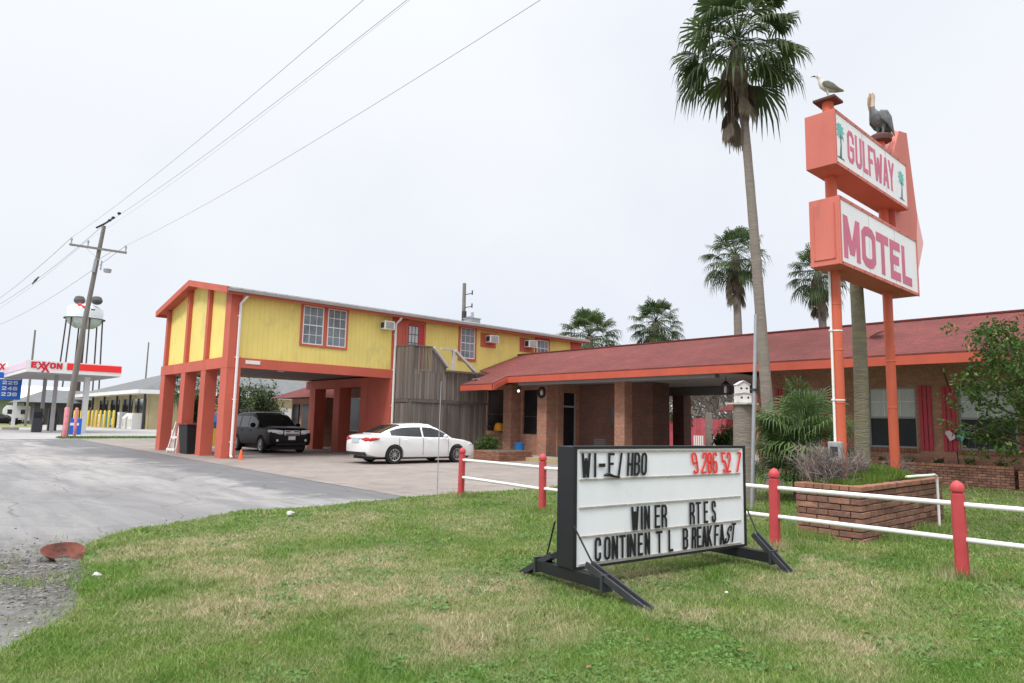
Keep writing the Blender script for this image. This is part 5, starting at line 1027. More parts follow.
# ------------------------------------------------------------------ palms
def fanleaf(mb, base, d, up, plen, R_, nseg=22, spread=2.1, droop=.35, wid=.055, dead=False):
    d = d.normalized(); s_ = d.cross(up).normalized(); n_ = s_.cross(d).normalized()
    p1 = base+d*plen*.55+n_*plen*.04; hub = base+d*plen+Vector((0,0,-.14*plen)); mb.tube([base,p1,hub], [.022,.016,.012], 4, False, .35)
    val = random.random()
    for k in range(nseg):
        a = -spread+2*spread*k/(nseg-1); dd = (d*math.cos(a)+s_*math.sin(a)).normalized(); L_ = R_*(1-.22*abs(a)/spread)*random.uniform(.88,1.08)
        w_ = wid*random.uniform(.8,1.2); side = (n_.cross(dd)).normalized(); fold = n_*(.02 if k%2 else -.02)
        m1 = hub+dd*L_*.5+fold+Vector((0,0,-droop*L_*.10)); m2 = hub+dd*L_*.82+Vector((0,0,-droop*L_*.38)); m3 = hub+dd*L_*.95+Vector((0,0,-droop*L_*random.uniform(.75,1.15)))
        v_ = min(1,max(0,val+random.uniform(-.2,.2)))
        mb.add([hub, m1-side*w_*.5, m1+side*w_*.5, m2-side*w_*.34, m2+side*w_*.34, m3], [(0,1,2),(1,3,4,2),(3,5,4)], v_)
def palm(name, label, base, top, r0, r1, leaves, R_, plen, skirt=0, group='fan palms around the motel', trunkm='trunk', wid=.055, nseg=22, bulge=0, lowest=-35, greenm='palmgreen', skirt_len=1.2):
    t_ = thing(name, label, 'palm tree', base, 0, group); B = Vector(base); T = Vector(top)-B
    mb = MB(); n = 26; pts = []; rr = []
    for i in range(n+1):
        f_ = i/n; p = T*f_; p.x += .06*T.z*.06*math.sin(f_*4+base[0]); p.z = T.z*f_; bend = (f_**2-f_)*T.xy.length*.5
        pts.append(p+Vector((T.x,T.y,0))*((f_**1.6)-f_)*.25); rr.append((r0+(r1-r0)*f_+ (r0*.35*max(0,1-f_*9)))*(1+.035*(i%2)))
    mb.tube(pts, rr, 14); mb.build('trunk', M[trunkm], t_, smooth=True)
    top_ = pts[-1]; mb = MB()
    for i in range(leaves):
        f_ = (i+.5)/leaves; el = R(82+(lowest-82)*f_**.85); az = i*2.39996+random.uniform(-.2,.2); d = Vector((math.cos(az)*math.cos(el),math.sin(az)*math.cos(el),math.sin(el)))
        up = Vector((0,0,1)) if abs(d.z) < .95 else Vector((math.cos(az+PI),math.sin(az+PI),0))
        tilt = Vector((random.uniform(-.35,.35),random.uniform(-.35,.35),1)); 
        fanleaf(mb, top_+Vector((0,0,.25*(1-f_)-.1)), d, (up+tilt*.5).normalized(), plen*random.uniform(.8,1.1), R_*random.uniform(.85,1.1), nseg if random.random() < .7 else nseg-6, random.choice((1.2,1.5,1.8,2.0)), random.uniform(.2,.45)+.5*f_, wid)
    mb.build('crown', M[greenm], t_)
    if skirt:
        mb = MB()
        for i in range(skirt):
            az = random.uniform(0,6.28); q = (i+.5)/skirt; b_ = top_+Vector((math.cos(az)*r1,math.sin(az)*r1,-.1-skirt_len*.62*q)); 
            d = Vector((math.cos(az)*.40,math.sin(az)*.40,-1)); fanleaf(mb, b_, d, Vector((math.cos(az),math.sin(az),.3)), plen*.45, R_*.62, 12, .55, .5, wid*.8)
        for i in range(skirt): 
            az = random.uniform(0,6.28); l_ = random.uniform(.5,1.1)*skirt_len; b_ = top_+Vector((math.cos(az)*r1*.9,math.sin(az)*r1*.9,-.05)); mb.tube([b_, b_+Vector((math.cos(az)*.22,math.sin(az)*.22,-l_*.4)), b_+Vector((math.cos(az)*.16,math.sin(az)*.16,-l_))], [.028,.02,.012], 4, False)
        mb.build('dead_frond_skirt', M['deadpalm'], t_)
    return t_
palm('tall_fan_palm', 'very tall leaning fan palm whose crown runs off the top of the picture', (17.0,8.5,0), (17.05,9.33,12.55), .155,.10, 50, .92, 1.2, 24, wid=.088, nseg=22, lowest=-42, skirt_len=3.0)
palm('fan_palm', 'mid height fan palm standing behind the roof just left of the tall palm', (41.2,22.65,0), (41.1,22.9,13.0), .34,.20, 42, 1.15, 1.35, 30, wid=.085, lowest=-45, skirt_len=3.4)
palm('fan_palm', 'fan palm half hidden behind the lower sign box', (45.2,18.5,0), (45.2,19.2,12.0), .34,.20, 40, 1.1, 1.3, 28, wid=.085, lowest=-45, skirt_len=3.0)
palm('fan_palm', 'small round fan palm crown showing over the red roof ridge, right of two', (37.1,26.5,0), (37.2,26.5,8.35), .30,.2, 42, 1.0, 1.15, 6, wid=.08, lowest=-60)
palm('fan_palm', 'broad fan palm crown rising behind the end of the yellow roof, left of two', (34.1,29.6,0), (34.1,29.6,7.35), .36,.25, 46, 1.25, 1.25, 4, wid=.09, lowest=-45)
# headless palm trunk in planter, sawn stump with bird houses
mb = MB(); pts = [(0,0,0),(.06,.0,.8),(.17,.02,1.8),(.30,.07,2.7),(.38,.11,3.3),(.50,.15,4.6)]; mb.tube(pts, [.13,.115,.112,.108,.105,.10], 16)
tag(mb.build('bare_palm_trunk', M['mossy'], smooth=True, loc=(11.78,4.40,.62)), 'bare mossy palm trunk rising from the planter between the sign posts', 'palm trunk')
mb = MB(); mb.tube([(0,0,0),(0,0,.6),(.01,0,1.4),(.01,0,2.00)], [.26,.215,.205,.20], 16); tag(mb.build('palm_stump', M['trunk'], smooth=True, loc=(13.3,7.3,0)), 'thick sawn off palm stump carrying the bird houses behind the letter board', 'stump')
mb = MB().box(-.24,-.24,2.005,.24,.24,2.04); tag(mb.build('stump_shelf', M['woodrail'], loc=(13.3,7.3,0)), 'thin board shelf lying on the palm stump', 'shelf')
for k,(dx,dz,s_,lab) in enumerate(((0,2.045,.85,'wide lower white bird house on the stump shelf'),(-.03,2.235,.72,'upper white bird house stacked on the lower one'))):
    h = thing('bird_house', lab, 'bird house', (13.22+dx,7.25,dz-.0), R(-42), 'bird houses on the stump')
    MB().prism([(-.17*s_,0),(.17*s_,0),(.17*s_,.17),(0,.245 if k else .20),(-.17*s_,.17)], -.11, .11, Matrix(((1,0,0,0),(0,0,1,0),(0,1,0,0),(0,0,0,1)))).build('box_body', M['white'], h)
    mb = MB(); hz = .245 if k else .20
    for q in (-1,1): mb.beam((q*.19*s_,0,.172),(0,0,hz+.012),.27,.012)
    mb.build('roof', M['gaspink'], h)
    for q in (-.07*s_,.09*s_): MB().lathe([(0,-.113),(.022,-.113),(.022,-.111)], (q,0,.10), 12, axis='y').build('entrance_hole', M['ink'], h)
# big fan palm shrub (low cluster) near planter
fs = thing('fan_palm_clump', 'dense low clump of green fan palm leaves between the stump and the sign', 'palm bush', (14.8,6.8,0))
mb = MB()
for i in range(74):
    q = (i+.5)/74; az = i*2.39996; el = R(86-88*q); zc = random.choice((.4,.8,1.2,1.6)); c = Vector((random.uniform(-.28,.28),random.uniform(-.28,.28),zc))
    d = Vector((math.cos(az)*math.cos(el),math.sin(az)*math.cos(el),math.sin(el))); 
    fanleaf(mb, c, d, Vector((random.uniform(-.2,.2),random.uniform(-.2,.2),1)), random.uniform(.5,.85), random.uniform(.6,.9), 26, 1.7, .5, .042)
mb.build('foliage', M['palmyoung'], fs)
mb = MB().tube([(0,0,0),(.02,0,.8),(0,.02,1.7)], [.17,.15,.12], 10); mb.build('trunk', M['bark'], fs, smooth=True)
# dry twig bushes
def twigs(name, c, n, h_, rad, m, label, cat='dry bush', group=None):
    mb = MB()
    for i in range(n):
        az = rng.random()*6.28; q = rad*rng.random()**.6; p = Vector((rng.normal(0,rad*.25),rng.normal(0,rad*.25),0)); L_ = h_*random.uniform(.55,1.1); d = Vector((math.cos(az)*q/h_,math.sin(az)*q/h_,1)).normalized()
        pts = [p]; 
        for k in range(4): d = (d+Vector(rng.normal(0,.16,3))).normalized(); pts.append(pts[-1]+d*L_/4)
        v_ = random.random(); mb.tube(pts, [.006,.005,.004,.003,.002], 3, False, v_)
        for k in (1,2,3):
            for _ in range(3): dd = (d+Vector(rng.normal(0,.7,3))).normalized(); e = pts[k]+dd*L_*.22; mb.tube([pts[k], e, e+(dd+Vector(rng.normal(0,.5,3)))*L_*.10], [.0035,.0025,.0015], 3, False, v_)
    o = mb.build(name, m, loc=c); return tag(o, label, cat, group)
twigs('dry_bush', (10.25,4.35,.68), 150, .62, .42, M['twig'], 'pinkish grey leafless bush at the left end of the planter', group='dry bushes in the planter')
twigs('dry_bush', (11.25,4.3,.68), 70, .50, .20, M['twig'], 'thin dry twigs at the foot of the mossy trunk', group='dry bushes in the planter')
twigs('dry_bush', (12.95,4.3,.68), 60, .42, .26, M['twig'], 'low dry twigs around the right sign post', group='dry bushes in the planter')
twigs('dry_bush', (22.9,9.0,.5), 80, .55, .6, M['twig'], 'dry brown stalks at the far end of the wall planter')
# citrus like tree at the right edge
ct = thing('broadleaf_tree', 'young broad leaved tree reaching in from the right edge across the window', 'tree', (13.35,1.9,0)); ct.scale = (.95,.95,.95)
mb = MB(); mb.tube([(0,0,0),(.0,.05,.8),(.05,.1,1.5),(.0,.15,2.2),(.1,.1,2.9)], [.07,.06,.05,.035,.015], 8); lf = MB(); br = MB(); yl = MB()
bs = [((.0,.1,1.5),(-.5,.65,2.1),(-1.0,1.1,2.5)),((0,.12,1.8),(-.7,.5,2.4),(-1.5,.95,3.1)),((0,.12,2.1),(-.3,.7,2.7),(-.9,.95,3.05)),((0,.1,1.2),(-.4,.8,1.5),(-.6,1.35,1.75)),((0,.1,2.2),(.3,.7,2.8),(.2,1.1,3.2)),((0,.1,1.6),(-.2,.9,2.0),(-.3,1.5,2.4)),((0,.1,1.5),(.6,.5,2.0),(1.1,.9,2.5)),((0,.1,1.9),(.4,-.5,2.4),(.8,-.9,2.8)),((0,.1,1.4),(-.1,.6,1.6),(-.35,1.2,1.55)),((0,.1,2.5),(-.3,.5,3.0),(-.6,.9,3.3)),((0,.1,1.6),(-.6,.2,2.1),(-1.2,.4,2.5)),((0,.1,2.0),(-.7,.1,2.6),(-1.3,.6,2.9))]
for b_ in bs:
    br.tube(b_, [.03,.016,.006], 5, False)
    P_ = [Vector(p) for p in b_]
    for k in range(28):
        f_ = random.uniform(.25,1.05); q = P_[0].lerp(P_[1], f_*2) if f_ < .5 else P_[1].lerp(P_[2], f_*2-1); e = q+Vector(rng.normal(0,.15,3)); br.tube([q,(q+e)/2+Vector((0,0,.02)),e], [.005,.004,.002], 3, False)
        for _ in range(16):
            c = e+Vector(rng.normal(0,.06,3)); a = Vector(rng.normal(0,1,3)); a.z -= .5; a.normalize(); s_ = a.orthogonal().normalized(); s_ = (Matrix.Rotation(rng.random()*6.28,3,a) @ s_); l_ = random.uniform(.055,.10); nrm = a.cross(s_)
            tgt = yl if random.random() < .015 else lf
            tgt.add([c, c+a*l_*.5-s_*l_*.27, c+a*l_*1.1, c+a*l_*.5+s_*l_*.27, c+a*l_*.5-nrm*.006], [(0,1,4),(1,2,4),(2,3,4),(3,0,4)])
mb.build('trunk', M['bark'], ct, smooth=True); br.build('branch', M['bark'], ct); lf.build('foliage', M['leaf'], ct); yl.build('yellow_leaves', M['leafy'], ct)
# ------------------------------------------------------------------ yard behind the carport
def baretree(name, c, h_, n, label, m='twigdark', spread=.5, depth=4, group=None):
    mb = MB()
    def grow(p, d, L_, r_, k):
        q = p+d*L_; mid = (p+q)/2+Vector(rng.normal(0,.05*L_,3)); mb.tube([p,mid,q], [r_,r_*.85,r_*.7], 4 if k < depth-1 else 5, False)
        if k == 0: return
        for _ in range(n): dd = (d+Vector(rng.normal(0,spread,3))+Vector((0,0,.12))).normalized(); grow(q if _ else mid.lerp(q,.6), dd, L_*random.uniform(.6,.85), r_*.6, k-1)
    grow(Vector((0,0,0)), Vector((0,0,1)), h_*.32, h_*.022, depth); o = mb.build(name, M[m], loc=c); return tag(o, label, 'tree', group)
bt = [((44,31,0),7,'bare grey tree farthest left beyond the pink fence'),((47,28,0),7.5,'bare tree seen through the middle of the carport'),((50,26.5,0),8,'bare spreading tree behind the red gable'),((49,31,0),7.5,'bare tree behind the green shrubs over the fence'),((54,31,0),8.5,'tallest bare tree at the back of the yard'),((45,25.5,0),6.5,'low bare tree at the right of the carport opening')]
for c, h_, lab in bt: baretree('bare_tree', c, h_, 4, lab, group='bare trees beyond the yard', depth=5, spread=.55)
mb = MB()
for k in range(90):
    leafcloud(mb, (60+random.uniform(-4,4), 14+k*.8, random.uniform(.5,6.0)), 2.4, 240, .26, shell=.1)
tag(mb.build('far_wood', leafmat('winter_wood', (.10,.085,.065), (.22,.20,.16), .2)), 'grey brown winter wood far behind the motel yard', 'wood', kind='stuff')
pf = thing('pink_board_fence', 'faded pink red board fence at the back of the yard', 'fence', (40,26,0)); mb = MB(); a = 0
d_ = Vector((-.55,.83,0)).normalized(); p0 = Vector((43.5,17.5,0))
while a < 18: q = p0+d_*a; mb.prism([(-.08,-.015),(.08,-.015),(.08,.015),(-.08,.015)], .05, 2.1+random.uniform(-.03,.03), Matrix.Translation(q) @ Matrix.Rotation(math.atan2(d_.y,d_.x),4,'Z'), random.random()); a += .168
world_part(mb.build('boards', M['pinkfence']), pf)
for i,(px_,lab) in enumerate(((36.5,'first white slatted garden chair before the pink fence'),(37.6,'second white garden chair nearer the grey tree trunk'))):
    k = thing('garden_chair', lab, 'chair', (px_,px_*.627-i*.8,0), R(200), 'white garden chairs in the yard')
    MB().box(-.3,-.3,.42,.3,.3,.47).build('seat', M['lawnchair'], k); mb = MB()
    for q in range(5): mb.box(.28,-.28+q*.12,.47,.32,-.2+q*.12,1.05)
    mb.build('backrest', M['lawnchair'], k)
    for a in (-.27,.27):
        for b in (-.27,.27): MB().box(a-.03,b-.03,0,a+.03,b+.03,.42).build('leg', M['lawnchair'], k)
tag(MB().tube([(0,0,0),(.0,.0,1.6),(.02,0,2.3)], [.2,.19,.17], 12).build('grey_tree_trunk', M['trunk'], smooth=True, loc=(31.5,19.2,0)), 'pale grey palm stump standing in the yard before the pink fence', 'trunk')
baretree('dead_crown_tree', (31.5,19.2,2.2), 2.2, 4, 'dark dead frond tuft on top of the pale yard stump', 'bark', .8, 3)
shrub('yard_shrub', (38.3,25.6,1.5), 1.1, 1.3, 900, .16, M['bushfar'], 'bright green shrub showing over the pink fence')
shrub('potted_shrub', (28.6,16.6,0), .6, 1.9, 900, .10, M['leaf'], 'leafy plant in front of the pink fence beside the palm stump')
rg = thing('red_roofed_outbuilding', 'outbuilding with a steep red roof seen past the bird houses', 'building', (42,20,0))
mb = MB(); mb.add([(38.5,22.9,2.6),(38.5,15,2.6),(46,15,2.6),(46,22.9,2.6),(42,18.2,5.6),(42,18.9,5.6)], [(0,1,4,5),(1,2,4),(2,3,5,4),(3,0,5),(3,2,1,0)]); world_part(mb.build('roof', M['shingle']), rg); world_part(MB().box(39.3,15.6,0,45.3,22.2,2.55).build('wall', M['brick']), rg)
# greenery behind SUV
for i,(c,rd,h_,lab) in enumerate((((17.6,47,0),1.9,4.2,'leafy green tree behind the parked black vehicle'),((20.2,49,0),2.0,4.6,'bushy tree left of the red hip roof'),((15.4,47.5,0),1.4,3.4,'shorter shrubby tree at the left of the greenery'))):
    shrub('garden_tree', c, rd, h_, 2600, .14, M['bushfar'], lab, 'tree', 'trees behind the columns')
palm('fan_palm', 'young fan palm crown glimpsed under the yellow building', (14.6,47,0), (14.6,47,3.7), .25,.2, 30, 1.0, .9, 5, wid=.08)
# ------------------------------------------------------------------ utility pole and wires
up = thing('utility_pole', 'weathered leaning wooden utility pole with a crossarm by the station', 'utility pole', (9.1,53.2,0))
PB = Vector((9.1,53.2,0)); lt = Vector((.737,-.676,0)); PT = PB+lt*1.3+Vector((0,0,14.35))
mb = MB(); mb.tube([PB,PB.lerp(PT,.5)+lt*-.10,PT], [.20,.165,.12], 12); world_part(mb.build('pole_shaft', M['pole'], smooth=True), up)
cdir = (lt+Vector((0,0,-.05))).normalized(); cc = PB.lerp(PT,.885); cdir = Vector((.95,-.30,-.04)).normalized()
cdir = (lt*1.0+Vector((0,0,-.13))).normalized()
world_part(MB().beam(cc-cdir*2.0+Vector((-.1,-.2,0)),cc+cdir*1.9+Vector((-.1,-.2,0)),.12,.14).build('crossarm', M['pole']), up)
mb = MB().beam(cc-cdir*.9+Vector((-.1,-.25,-.06)),cc+Vector((-.05,-.2,-.75)),.03,.02).beam(cc+cdir*.9+Vector((-.1,-.25,-.06)),cc+Vector((-.05,-.2,-.75)),.03,.02); world_part(mb.build('brace', M['galv']), up)
ins = []
for q in (-1.9,-.75,1.85):
    p = cc+cdir*q+Vector((-.1,-.2,.07)); mb = MB(); mb.tube([p,p+Vector((0,0,.42))], [.05,.035], 8).tube([p+Vector((0,0,.25)),p+Vector((0,0,.34))], .075, 8); world_part(mb.build('insulator', M['galv'], smooth=True), up); ins.append(p+Vector((0,0,.44)))
mb = MB(); p = PB.lerp(PT,.80); mb.beam(p+Vector((-.18,-.1,-.4)),p+Vector((-.1,-.12,.5)),.16,.2).beam(p+Vector((.22,-.2,-.2)),p+Vector((.25,-.2,.45)),.08,.08); world_part(mb.build('hardware_box', M['galv']), up)
mb = MB().lathe([(.02,-.25),(.22,-.22),(.26,0),(.2,.02),(0,.1)], (p.x+.55,p.y-.6,p.z-.15), 14); lamp_ = world_part(mb.build('lamp_head', M['galv'], smooth=True), up)
def wire(name, a, b, sag, r_, label, n=16):
    a = Vector(a); b = Vector(b); pts = [a.lerp(b,i/n)-Vector((0,0,sag*4*(i/n)*(1-i/n))) for i in range(n+1)]
    return tag(MB().tube(pts, r_, 5).build(name, M['wirem']), label, 'wire', 'power lines on the utility pole')
topp = PT+Vector((0,0,.1))
S2 = -52; dirs = [ins[0], ins[1], topp, ins[2]]
labs = ['uppermost power line, on the left end of the crossarm','faint thin power line beside the pole top line','power line running over the top of the pole','lowest power line, on the right end of the crossarm']
for k,(p,lab) in enumerate(zip(dirs, labs)):
    wire('power_line', p, (p.x+(.1,0,.45,.4)[k], -12, p.z+.3+(k==2)*.3), .9, (.008,.004,.009,.008)[k], lab+', running overhead towards the lawn', 24)
    wire('power_line', p, (p.x-3.5, 118, p.z-.8), 1.2, (.016,.009,.016,.016)[k], lab+', running away to the left', 16)
world_part(MB().tube([topp+Vector((-.35,.5,-.2)),topp+Vector((.02,-.1,.05)),topp+Vector((.25,-1.0,.25))], .07, 6).build('cable_clamp', M['black']), up)
for q in (1.6,2.6,4.2): world_part(MB().sphere(topp+Vector((-.01*q,-q,.02-.04*q)), .11, (1,1.8,.8), 8, 6).build('cable_damper', M['black']), up)
fx = thing('far_cable_fitting', 'small black in line fitting on the power line at the far left', 'fitting', (0,0,0)); 
# the fitting hangs on the left wire
fp = dirs[2].lerp(Vector((dirs[2].x-3.5,118,dirs[2].z-.8)), .30)-Vector((0,0,1.2*4*.3*.7)); MB().tube([fp+Vector((0,-1.6,.1)),fp,fp+Vector((0,1.6,-.1))], [.04,.10,.04], 6).build('fitting_body', M['black'], fx)
for i,(a,b,h_,lab) in enumerate((((8.9,52.0,0),.14,2.0,'thicker faded pink guard post before the utility pole'),((9.55,52.6,0),.09,2.0,'thin red guard post against the utility pole'))):
    tag(MB().tube([(0,0,0),(0,0,h_*.97),(0,0,h_)], [b,b,b*.7], 12).build('guard_post', M['pinkpost'], smooth=True, loc=a), lab, 'guard post', 'guard posts at the utility pole')
# second utility pole behind the yellow building
u2p = thing('utility_pole', 'distant utility pole poking up behind the yellow roof', 'utility pole', (28.6,36.0,0)); MB().tube([(0,0,0),(.0,.1,11.0)], [.17,.12], 10).build('pole_shaft', M['pole'], u2p, smooth=True)
for z_ in (8.6,9.3,10.2): MB().beam((0,-.1,z_),(.35,-.35,z_+.1),.05,.05).tube([(.35,-.35,z_),(.35,-.35,z_+.3)], .05, 6).build('bracket', M['steel'], u2p)
MB().box(-.3,-.35,8.3,-.1,-.08,9.0).build('transformer', M['steel'], u2p)
# ------------------------------------------------------------------ petrol station
gc = thing('station_canopy', 'white and red fuel station canopy on grey columns', 'canopy', (8.5,66.6,0))
cx0,cx1,cy0,cy1,cz0,cz1 = 8.35,15.15,66.6,80,4.9,5.85
world_part(MB().box(cx0,cy0,cz0,cx1,cy1,cz1).build('canopy_deck', M['white']), gc)
world_part(MB().box(cx0+2.75,cy0-.04,cz0+.32,cx1-.02,cy0-.002,cz1-.08).build('red_band', M['gasred']), gc)
world_part(MB().box(cx0-.04,cy0+.1,cz0+.30,cx0-.002,cy1-.1,cz1-.05).build('pink_band', M['gaspink']), gc)
world_part(MB().box(cx0+.1,cy0+.1,cz0-.05,cx1-.1,cy1-.1,cz0-.002).build('canopy_underside', M['soffit']), gc)
for i,ch_ in enumerate('EXXON'):
    a = cx0+.28+(0,.42,.72,1.28,1.74)[i]; low = -.34 if i == 2 else (-.1 if i == 1 else 0)
    le_ = letter(gc, ch_, a, a+(.56 if i in (1,2) else .40), cz0+.34+low, cz0+.84+(.02 if low else 0), M['gasdark'], .13, .03, 66.59); world_part(le_, gc)
for a in ((10.9,69.5),(11.2,77),): world_part(MB().box(a[0]-.14,a[1]-.14,0,a[0]+.14,a[1]+.14,cz0-.05).build('canopy_column', M['soffit']), gc)
world_part(MB().box(13.0,69.3,0,13.4,69.7,cz0-.05).build('canopy_column', M['white']), gc)
for i,(a,b) in enumerate(((9.9,70.0),(12.0,76.5))):
    fpn = thing('fuel_pump', ['grey fuel pump under the left canopy column','second grey fuel pump farther back under the canopy'][i], 'fuel pump', (a,b,.01), 0, 'fuel pumps under the canopy'); MB().box(-.35,-.25,.0,.35,.25,2.0).build('pump_body', M['steel'], fpn, bevel=.03); MB().box(-.28,-.26,1.2,.28,-.251,1.7).build('screen', M['dark'], fpn); MB().tube([(.36,-.1,1.5),(.5,-.1,1.0),(.4,-.1,.6),(.37,-.1,.9)], .03, 6).build('hose', M['black'], fpn)
bb = thing('blue_air_machine', 'bright blue box standing beside the utility pole foot', 'vending box', (11.2,62.5,.01)); MB().box(-.5,-.4,0,.5,.4,1.25).build('box_body', M['gasblue'], bb, bevel=.03); MB().box(-.3,-.41,.7,.3,-.401,.9).build('label_plate', M['white'], bb)
# store
st = thing('station_store', 'tan fuel station shop with a grey hip roof and white eaves', 'building', (22,88,0))
world_part(MB().box(23.8,89.8,0,52,121,4.2).build('wall', M['gaswall']), st)
mb = MB(); e0,e1,f0,f1 = 22.0,54,88.2,124; mb.add([(e0,f0,4.65),(e1,f0,4.65),(e1,f1,4.65),(e0,f1,4.65),(e0+11,99,8.9),(e1-11,99,8.9)], [(0,1,5,4),(1,2,5),(2,3,4,5),(3,0,4),(3,2,1,0)]); world_part(mb.build('roof', M['gasroof']), st)
world_part(MB().box(e0-.1,f0-.1,4.22,e1+.1,f0,4.66).box(e0-.1,f0,4.22,e0,f1,4.66).box(e0,f0,4.20,e1,f1,4.26).build('eave_trim', M['white']), st)
for a in (23.2,): 
    for b in (90,96.5,103,110,117): world_part(MB().box(a-.12,b-.12,0,a+.12,b+.12,4.18).build('porch_post', M['steel']), st)
for b in (91.5,97.5,104,110.5): world_part(MB().box(23.70,b,.5,23.79,b+4.6,3.7).build('shop_window', M['dark']), st)
for a in (27,33,40): world_part(MB().box(a,89.7,.8,a+2.5,89.79,3.0).build('shop_window', M['white']), st)
for i in range(11):
    tag(MB().tube([(0,0,0),(0,0,2.1),(0,0,2.2)], [.15,.15,.08], 8).build('yellow_bollard', M['yel'], smooth=True, loc=(21.2,118-i*2.3,.01)), 'yellow guard bollard in the row before the shop', 'bollard', 'yellow bollards in front of the shop')
for i,(a,b,w_) in enumerate(((22.9,92.2,1.0),(22.9,95.0,.8))):
    ib = thing('ice_chest', ['white ice chest nearest the shop corner','slanted white ice chest farther along the shop wall'][i], 'ice chest', (a,b,.01), 0, 'ice chests at the shop'); MB().prism([(-.6,0),(.6,0),(.6,1.9),(-.1,1.9),(-.6,1.3 if i else 1.85)], -w_, w_, Matrix(((1,0,0,0),(0,0,1,0),(0,1,0,0),(0,0,0,1)))).build('chest_body', M['white'], ib); MB().box(-.61,-w_+.1,.2,-.601,-.05,1.2).box(-.61,.05,.2,-.601,w_-.1,1.2).build('door', M['lamp'], ib)
for i,(b,h_,w_,m_,lab) in enumerate(((98.6,2.0,.5,'tank','pale vending cabinet by the shop windows'),(101.5,1.5,.7,'steel','dark propane cage at the shop front'),(105.8,2.1,.6,'teal','green vending machine at the shop front'),(109,1.7,.5,'white','white newspaper cabinet at the shop front'))):
    vc = thing('shop_cabinet', lab, 'cabinet', (22.9,b,.01), 0, 'cabinets along the shop front'); MB().box(-.4,-w_,0,.4,w_,h_).build('cabinet_body', M[m_], vc, bevel=.04); MB().box(-.41,-w_+.1,.3,-.4005,w_-.1,h_-.3).build('door', M['lamp'], vc)
tag(MB().box(-.05,-.9,0,.05,.9,2.2).build('notice_board', M['white'], loc=(28.2,88.0,.4)), 'white notice panel by the shop front near the columns', 'notice')
# price sign
pr = thing('price_sign', 'blue fuel price sign with red lettered header on white posts', 'sign', (8.2,80,0)); 
PSx0,PSx1,yy = 5.6,9.9,80.0
world_part(MB().box(PSx0,yy,2.85,PSx1-.1,yy+.3,5.1).build('price_panel', M['gasblue']), pr); world_part(MB().box(PSx0,yy-.02,4.95,PSx1+.3,yy+.32,5.4).build('panel_header', M['gasblue']), pr)
for k,row in enumerate(('225','246','238')):
    for j,c_ in enumerate(row): world_part(letter(pr, c_, 8.3+j*.42, 8.64+j*.42, 4.28-k*.55, 4.62-k*.55, M['rail'], .07, .02, yy-.003), pr)
world_part(MB().box(PSx0,yy-.015,4.74,9.7,yy-.002,4.84).build('white_stripe', M['rail']), pr)
world_part(MB().box(PSx0,yy-.0,5.5,8.55,yy+.3,6.4).build('header_panel', M['white']), pr)
for i,ch_ in enumerate('EXXON'): 
    a = 7.2-(4-i)*.0; 
for i,ch_ in enumerate('EXX'): world_part(letter(pr, ch_, 6.9+i*.5, 7.4+i*.5, 5.72-(.12 if i else 0), 6.22, M['gasdark'], .13, .02, yy-.003), pr)
for a in (9.45,6.0): world_part(MB().box(a-.14,yy+.05,0,a+.14,yy+.25,2.85).build('sign_post', M['rail']), pr)
world_part(MB().box(8.6,yy-.4,0,9.9,yy+.7,.25).build('footing', M['conc']), pr)
# small dark building, sheds, trailers, far car
sb = thing('grey_shed_building', 'small dark building with a low grey roof behind the pumps', 'building', (17,108,0)); world_part(MB().box(17.0,124,0,27.5,134,3.3).build('wall', M['greywall']), sb); mb = MB(); mb.add([(15.0,122,3.3),(28.5,122,3.3),(28.5,136,3.3),(15.0,136,3.3),(19,129,5.4),(24,129,5.4)], [(0,1,5,4),(1,2,5),(2,3,4,5),(3,0,4),(3,2,1,0)]); world_part(mb.build('roof', M['gasroof']), sb); world_part(MB().box(24.2,123.9,0,26.0,123.99,2.8).build('door', M['white']), sb)
gb = thing('green_metal_building', 'long green sided building with a white roof at the far left', 'building', (10,150,0)); world_part(MB().box(-2,150,0,26,160,4.3).build('wall', M['greenwall']), gb); world_part(MB().add([(-3,149,4.2),(27,149,4.2),(27,161,4.2),(-3,161,4.2),(-3,155,6.8),(27,155,6.8)], [(0,1,5,4),(2,3,4,5),(0,4,3),(1,2,5),(3,2,1,0)]).build('roof', M['tank']), gb)
for i,(a,b,lab) in enumerate(((16.2,132,'left white travel trailer parked in front of the green building'),(18.6,128,'right white travel trailer nearer the shed'))):
    tr = thing('travel_trailer', lab, 'trailer', (a,b,0), R(-12), 'white trailers by the green building'); MB().prism([(-2,.5),(2,.5),(2,2.2),(1.5,2.8),(-1.6,2.8),(-2,2.2)], -1.1, 1.1, Matrix(((1,0,0,0),(0,0,1,0),(0,1,0,0),(0,0,0,1)))).build('trailer_body', M['white'], tr, bevel=.05); MB().box(-1.4,-1.12,1.5,-.5,-1.101,2.2).box(.3,-1.12,1.5,1.1,-1.101,2.2).build('window', M['dark'], tr)
    for wq in (-.4,.4): MB().lathe([(0,-.1),(.35,-.1),(.35,.1),(0,.1)], (wq,-.95,.35), 14, axis='y').build('wheel', M['tyre'], tr)
fc = dup(sv, (12.6,118,0), R(-20), 'dark sedan sized car parked far away beyond the price sign'); fc.name = 'parked_far_car'; fc.scale = (1.0,1.0,.82)
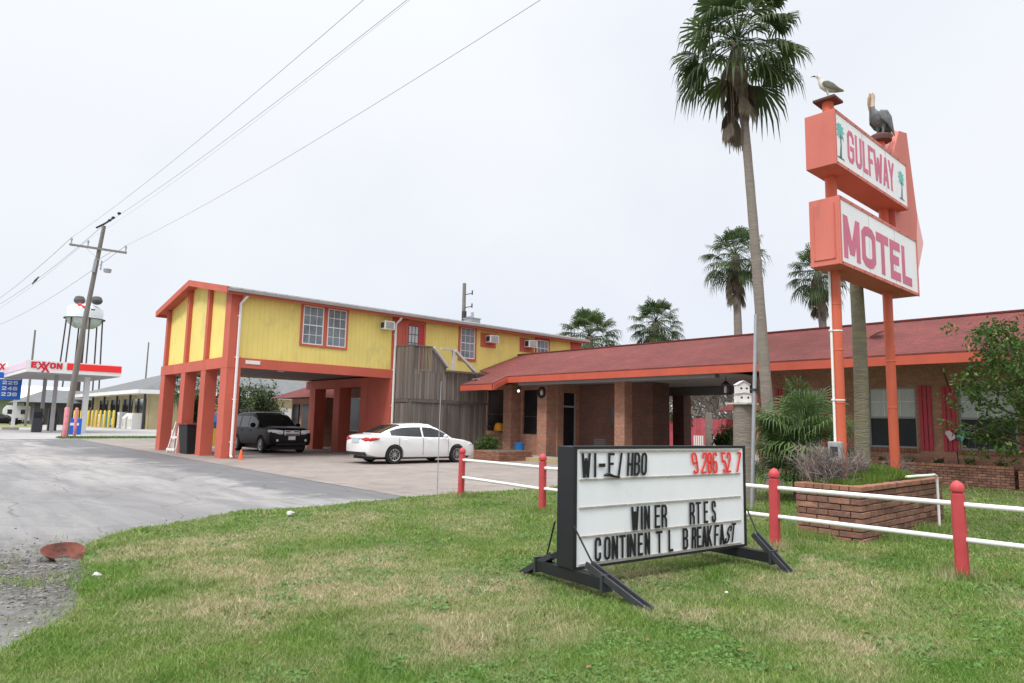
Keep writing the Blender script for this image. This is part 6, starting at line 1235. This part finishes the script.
# background tree line
mb = MB()
for k in range(70):
    a = -30+k*2.4; leafcloud(mb, (a, 205+random.uniform(-8,8), random.uniform(1.5,5.5)), 4.2, 60, .55, (1,1,.8), shell=.2)
tag(mb.build('far_tree_line', leafmat('hazy_trees', (.10,.10,.085), (.19,.19,.16), .2)), 'low grey tree line on the horizon behind the fuel station', 'wood', kind='stuff')
for i,(a,b,h_,lab) in enumerate(((13.4,103,12.0,'thin dark pole rising behind the fuel canopy'),(30.3,118,13.2,'thin pole rising behind the shop roof'))):
    tag(MB().tube([(0,0,0),(0,0,h_)], [.15,.10], 8).build('distant_pole', M['pole'], loc=(a,b,0)), lab, 'pole')
# water tower
wt = thing('water_tower', 'white water tower tank on dark legs with a crayfish emblem', 'water tower', (0,0,0))
D = 150.; lat = (83.5-512)/683*D-.7; WC = Vector((.676*D+.737*lat*1.0, .737*D-.676*lat, 0)); wt.location = WC
mb = MB().lathe([(0,20.4),(1.9,20.7),(3.1,21.6),(3.5,22.6),(3.65,22.6),(3.65,22.8),(3.5,22.85),(3.5,24.9),(3.1,25.4),(2.0,25.8),(0,26.1)], n=32); mb.build('tank', M['tank'], wt, smooth=True)
MB().lathe([(3.66,22.62),(4.0,22.6),(4.0,22.75),(3.66,22.76)], n=32).build('catwalk', M['leg'], wt)
for k in range(6):
    a = 2*PI*k/6+.62; MB().beam((3.5*math.cos(a),3.5*math.sin(a),22.6),(4.3*math.cos(a),4.3*math.sin(a),0),.26,.26).build('leg', M['leg'], wt)
MB().tube([(0,0,20),(0,0,0)], .45, 10).build('riser_pipe', M['leg'], wt)
vd = Vector((-WC.x,-WC.y,0)).normalized(); vr = Vector((vd.y*-1,vd.x,0))
vr = Vector((.737,-.676,0))
for q,nm in ((-1.5,'left'),(2.3,'right')):
    c = vr*q*1.0+vd*1.2; mb = MB().sphere((c.x,c.y,26.7), 1.15, (1,1,.8), 16, 8); mb.sphere((c.x,c.y,27.3), .95, (1,1,.45), 12, 6); mb.build('kettle_sculpture', mat('kettle_grey', (.10,.10,.10), .7, .3, .8), wt, smooth=True)
mb = MB()
def tw(u_, z_, o=3.6): return tuple(vr*u_+vd*math.sqrt(max(.1,o*o-u_*u_))+Vector((0,0,z_)))
for (a,b,c_,d2,r_) in ((-1.5,25.6,-.9,24.6,.45),(-1.9,25.2,-2.6,24.7,.28),(-.9,25.2,.1,24.8,.28),(-1.1,24.6,-.9,23.6,.30),(-1.5,24.9,-2.0,24.3,.22)): mb.tube([tw(a,b,3.6),tw((a+c_)/2,(b+d2)/2,3.65),tw(c_,d2,3.6)], [r_,r_*1.1,r_*.5], 6)
mb.build('crayfish_emblem', M['gasred'], wt, smooth=True)
MB().beam(tw(1.2,24.45,3.55),tw(2.1,24.4,3.55),.05,.28).build('tank_lettering', M['steel'], wt)
# render defaults
S.cycles.use_denoising = True; S.cycles.max_bounces = 6
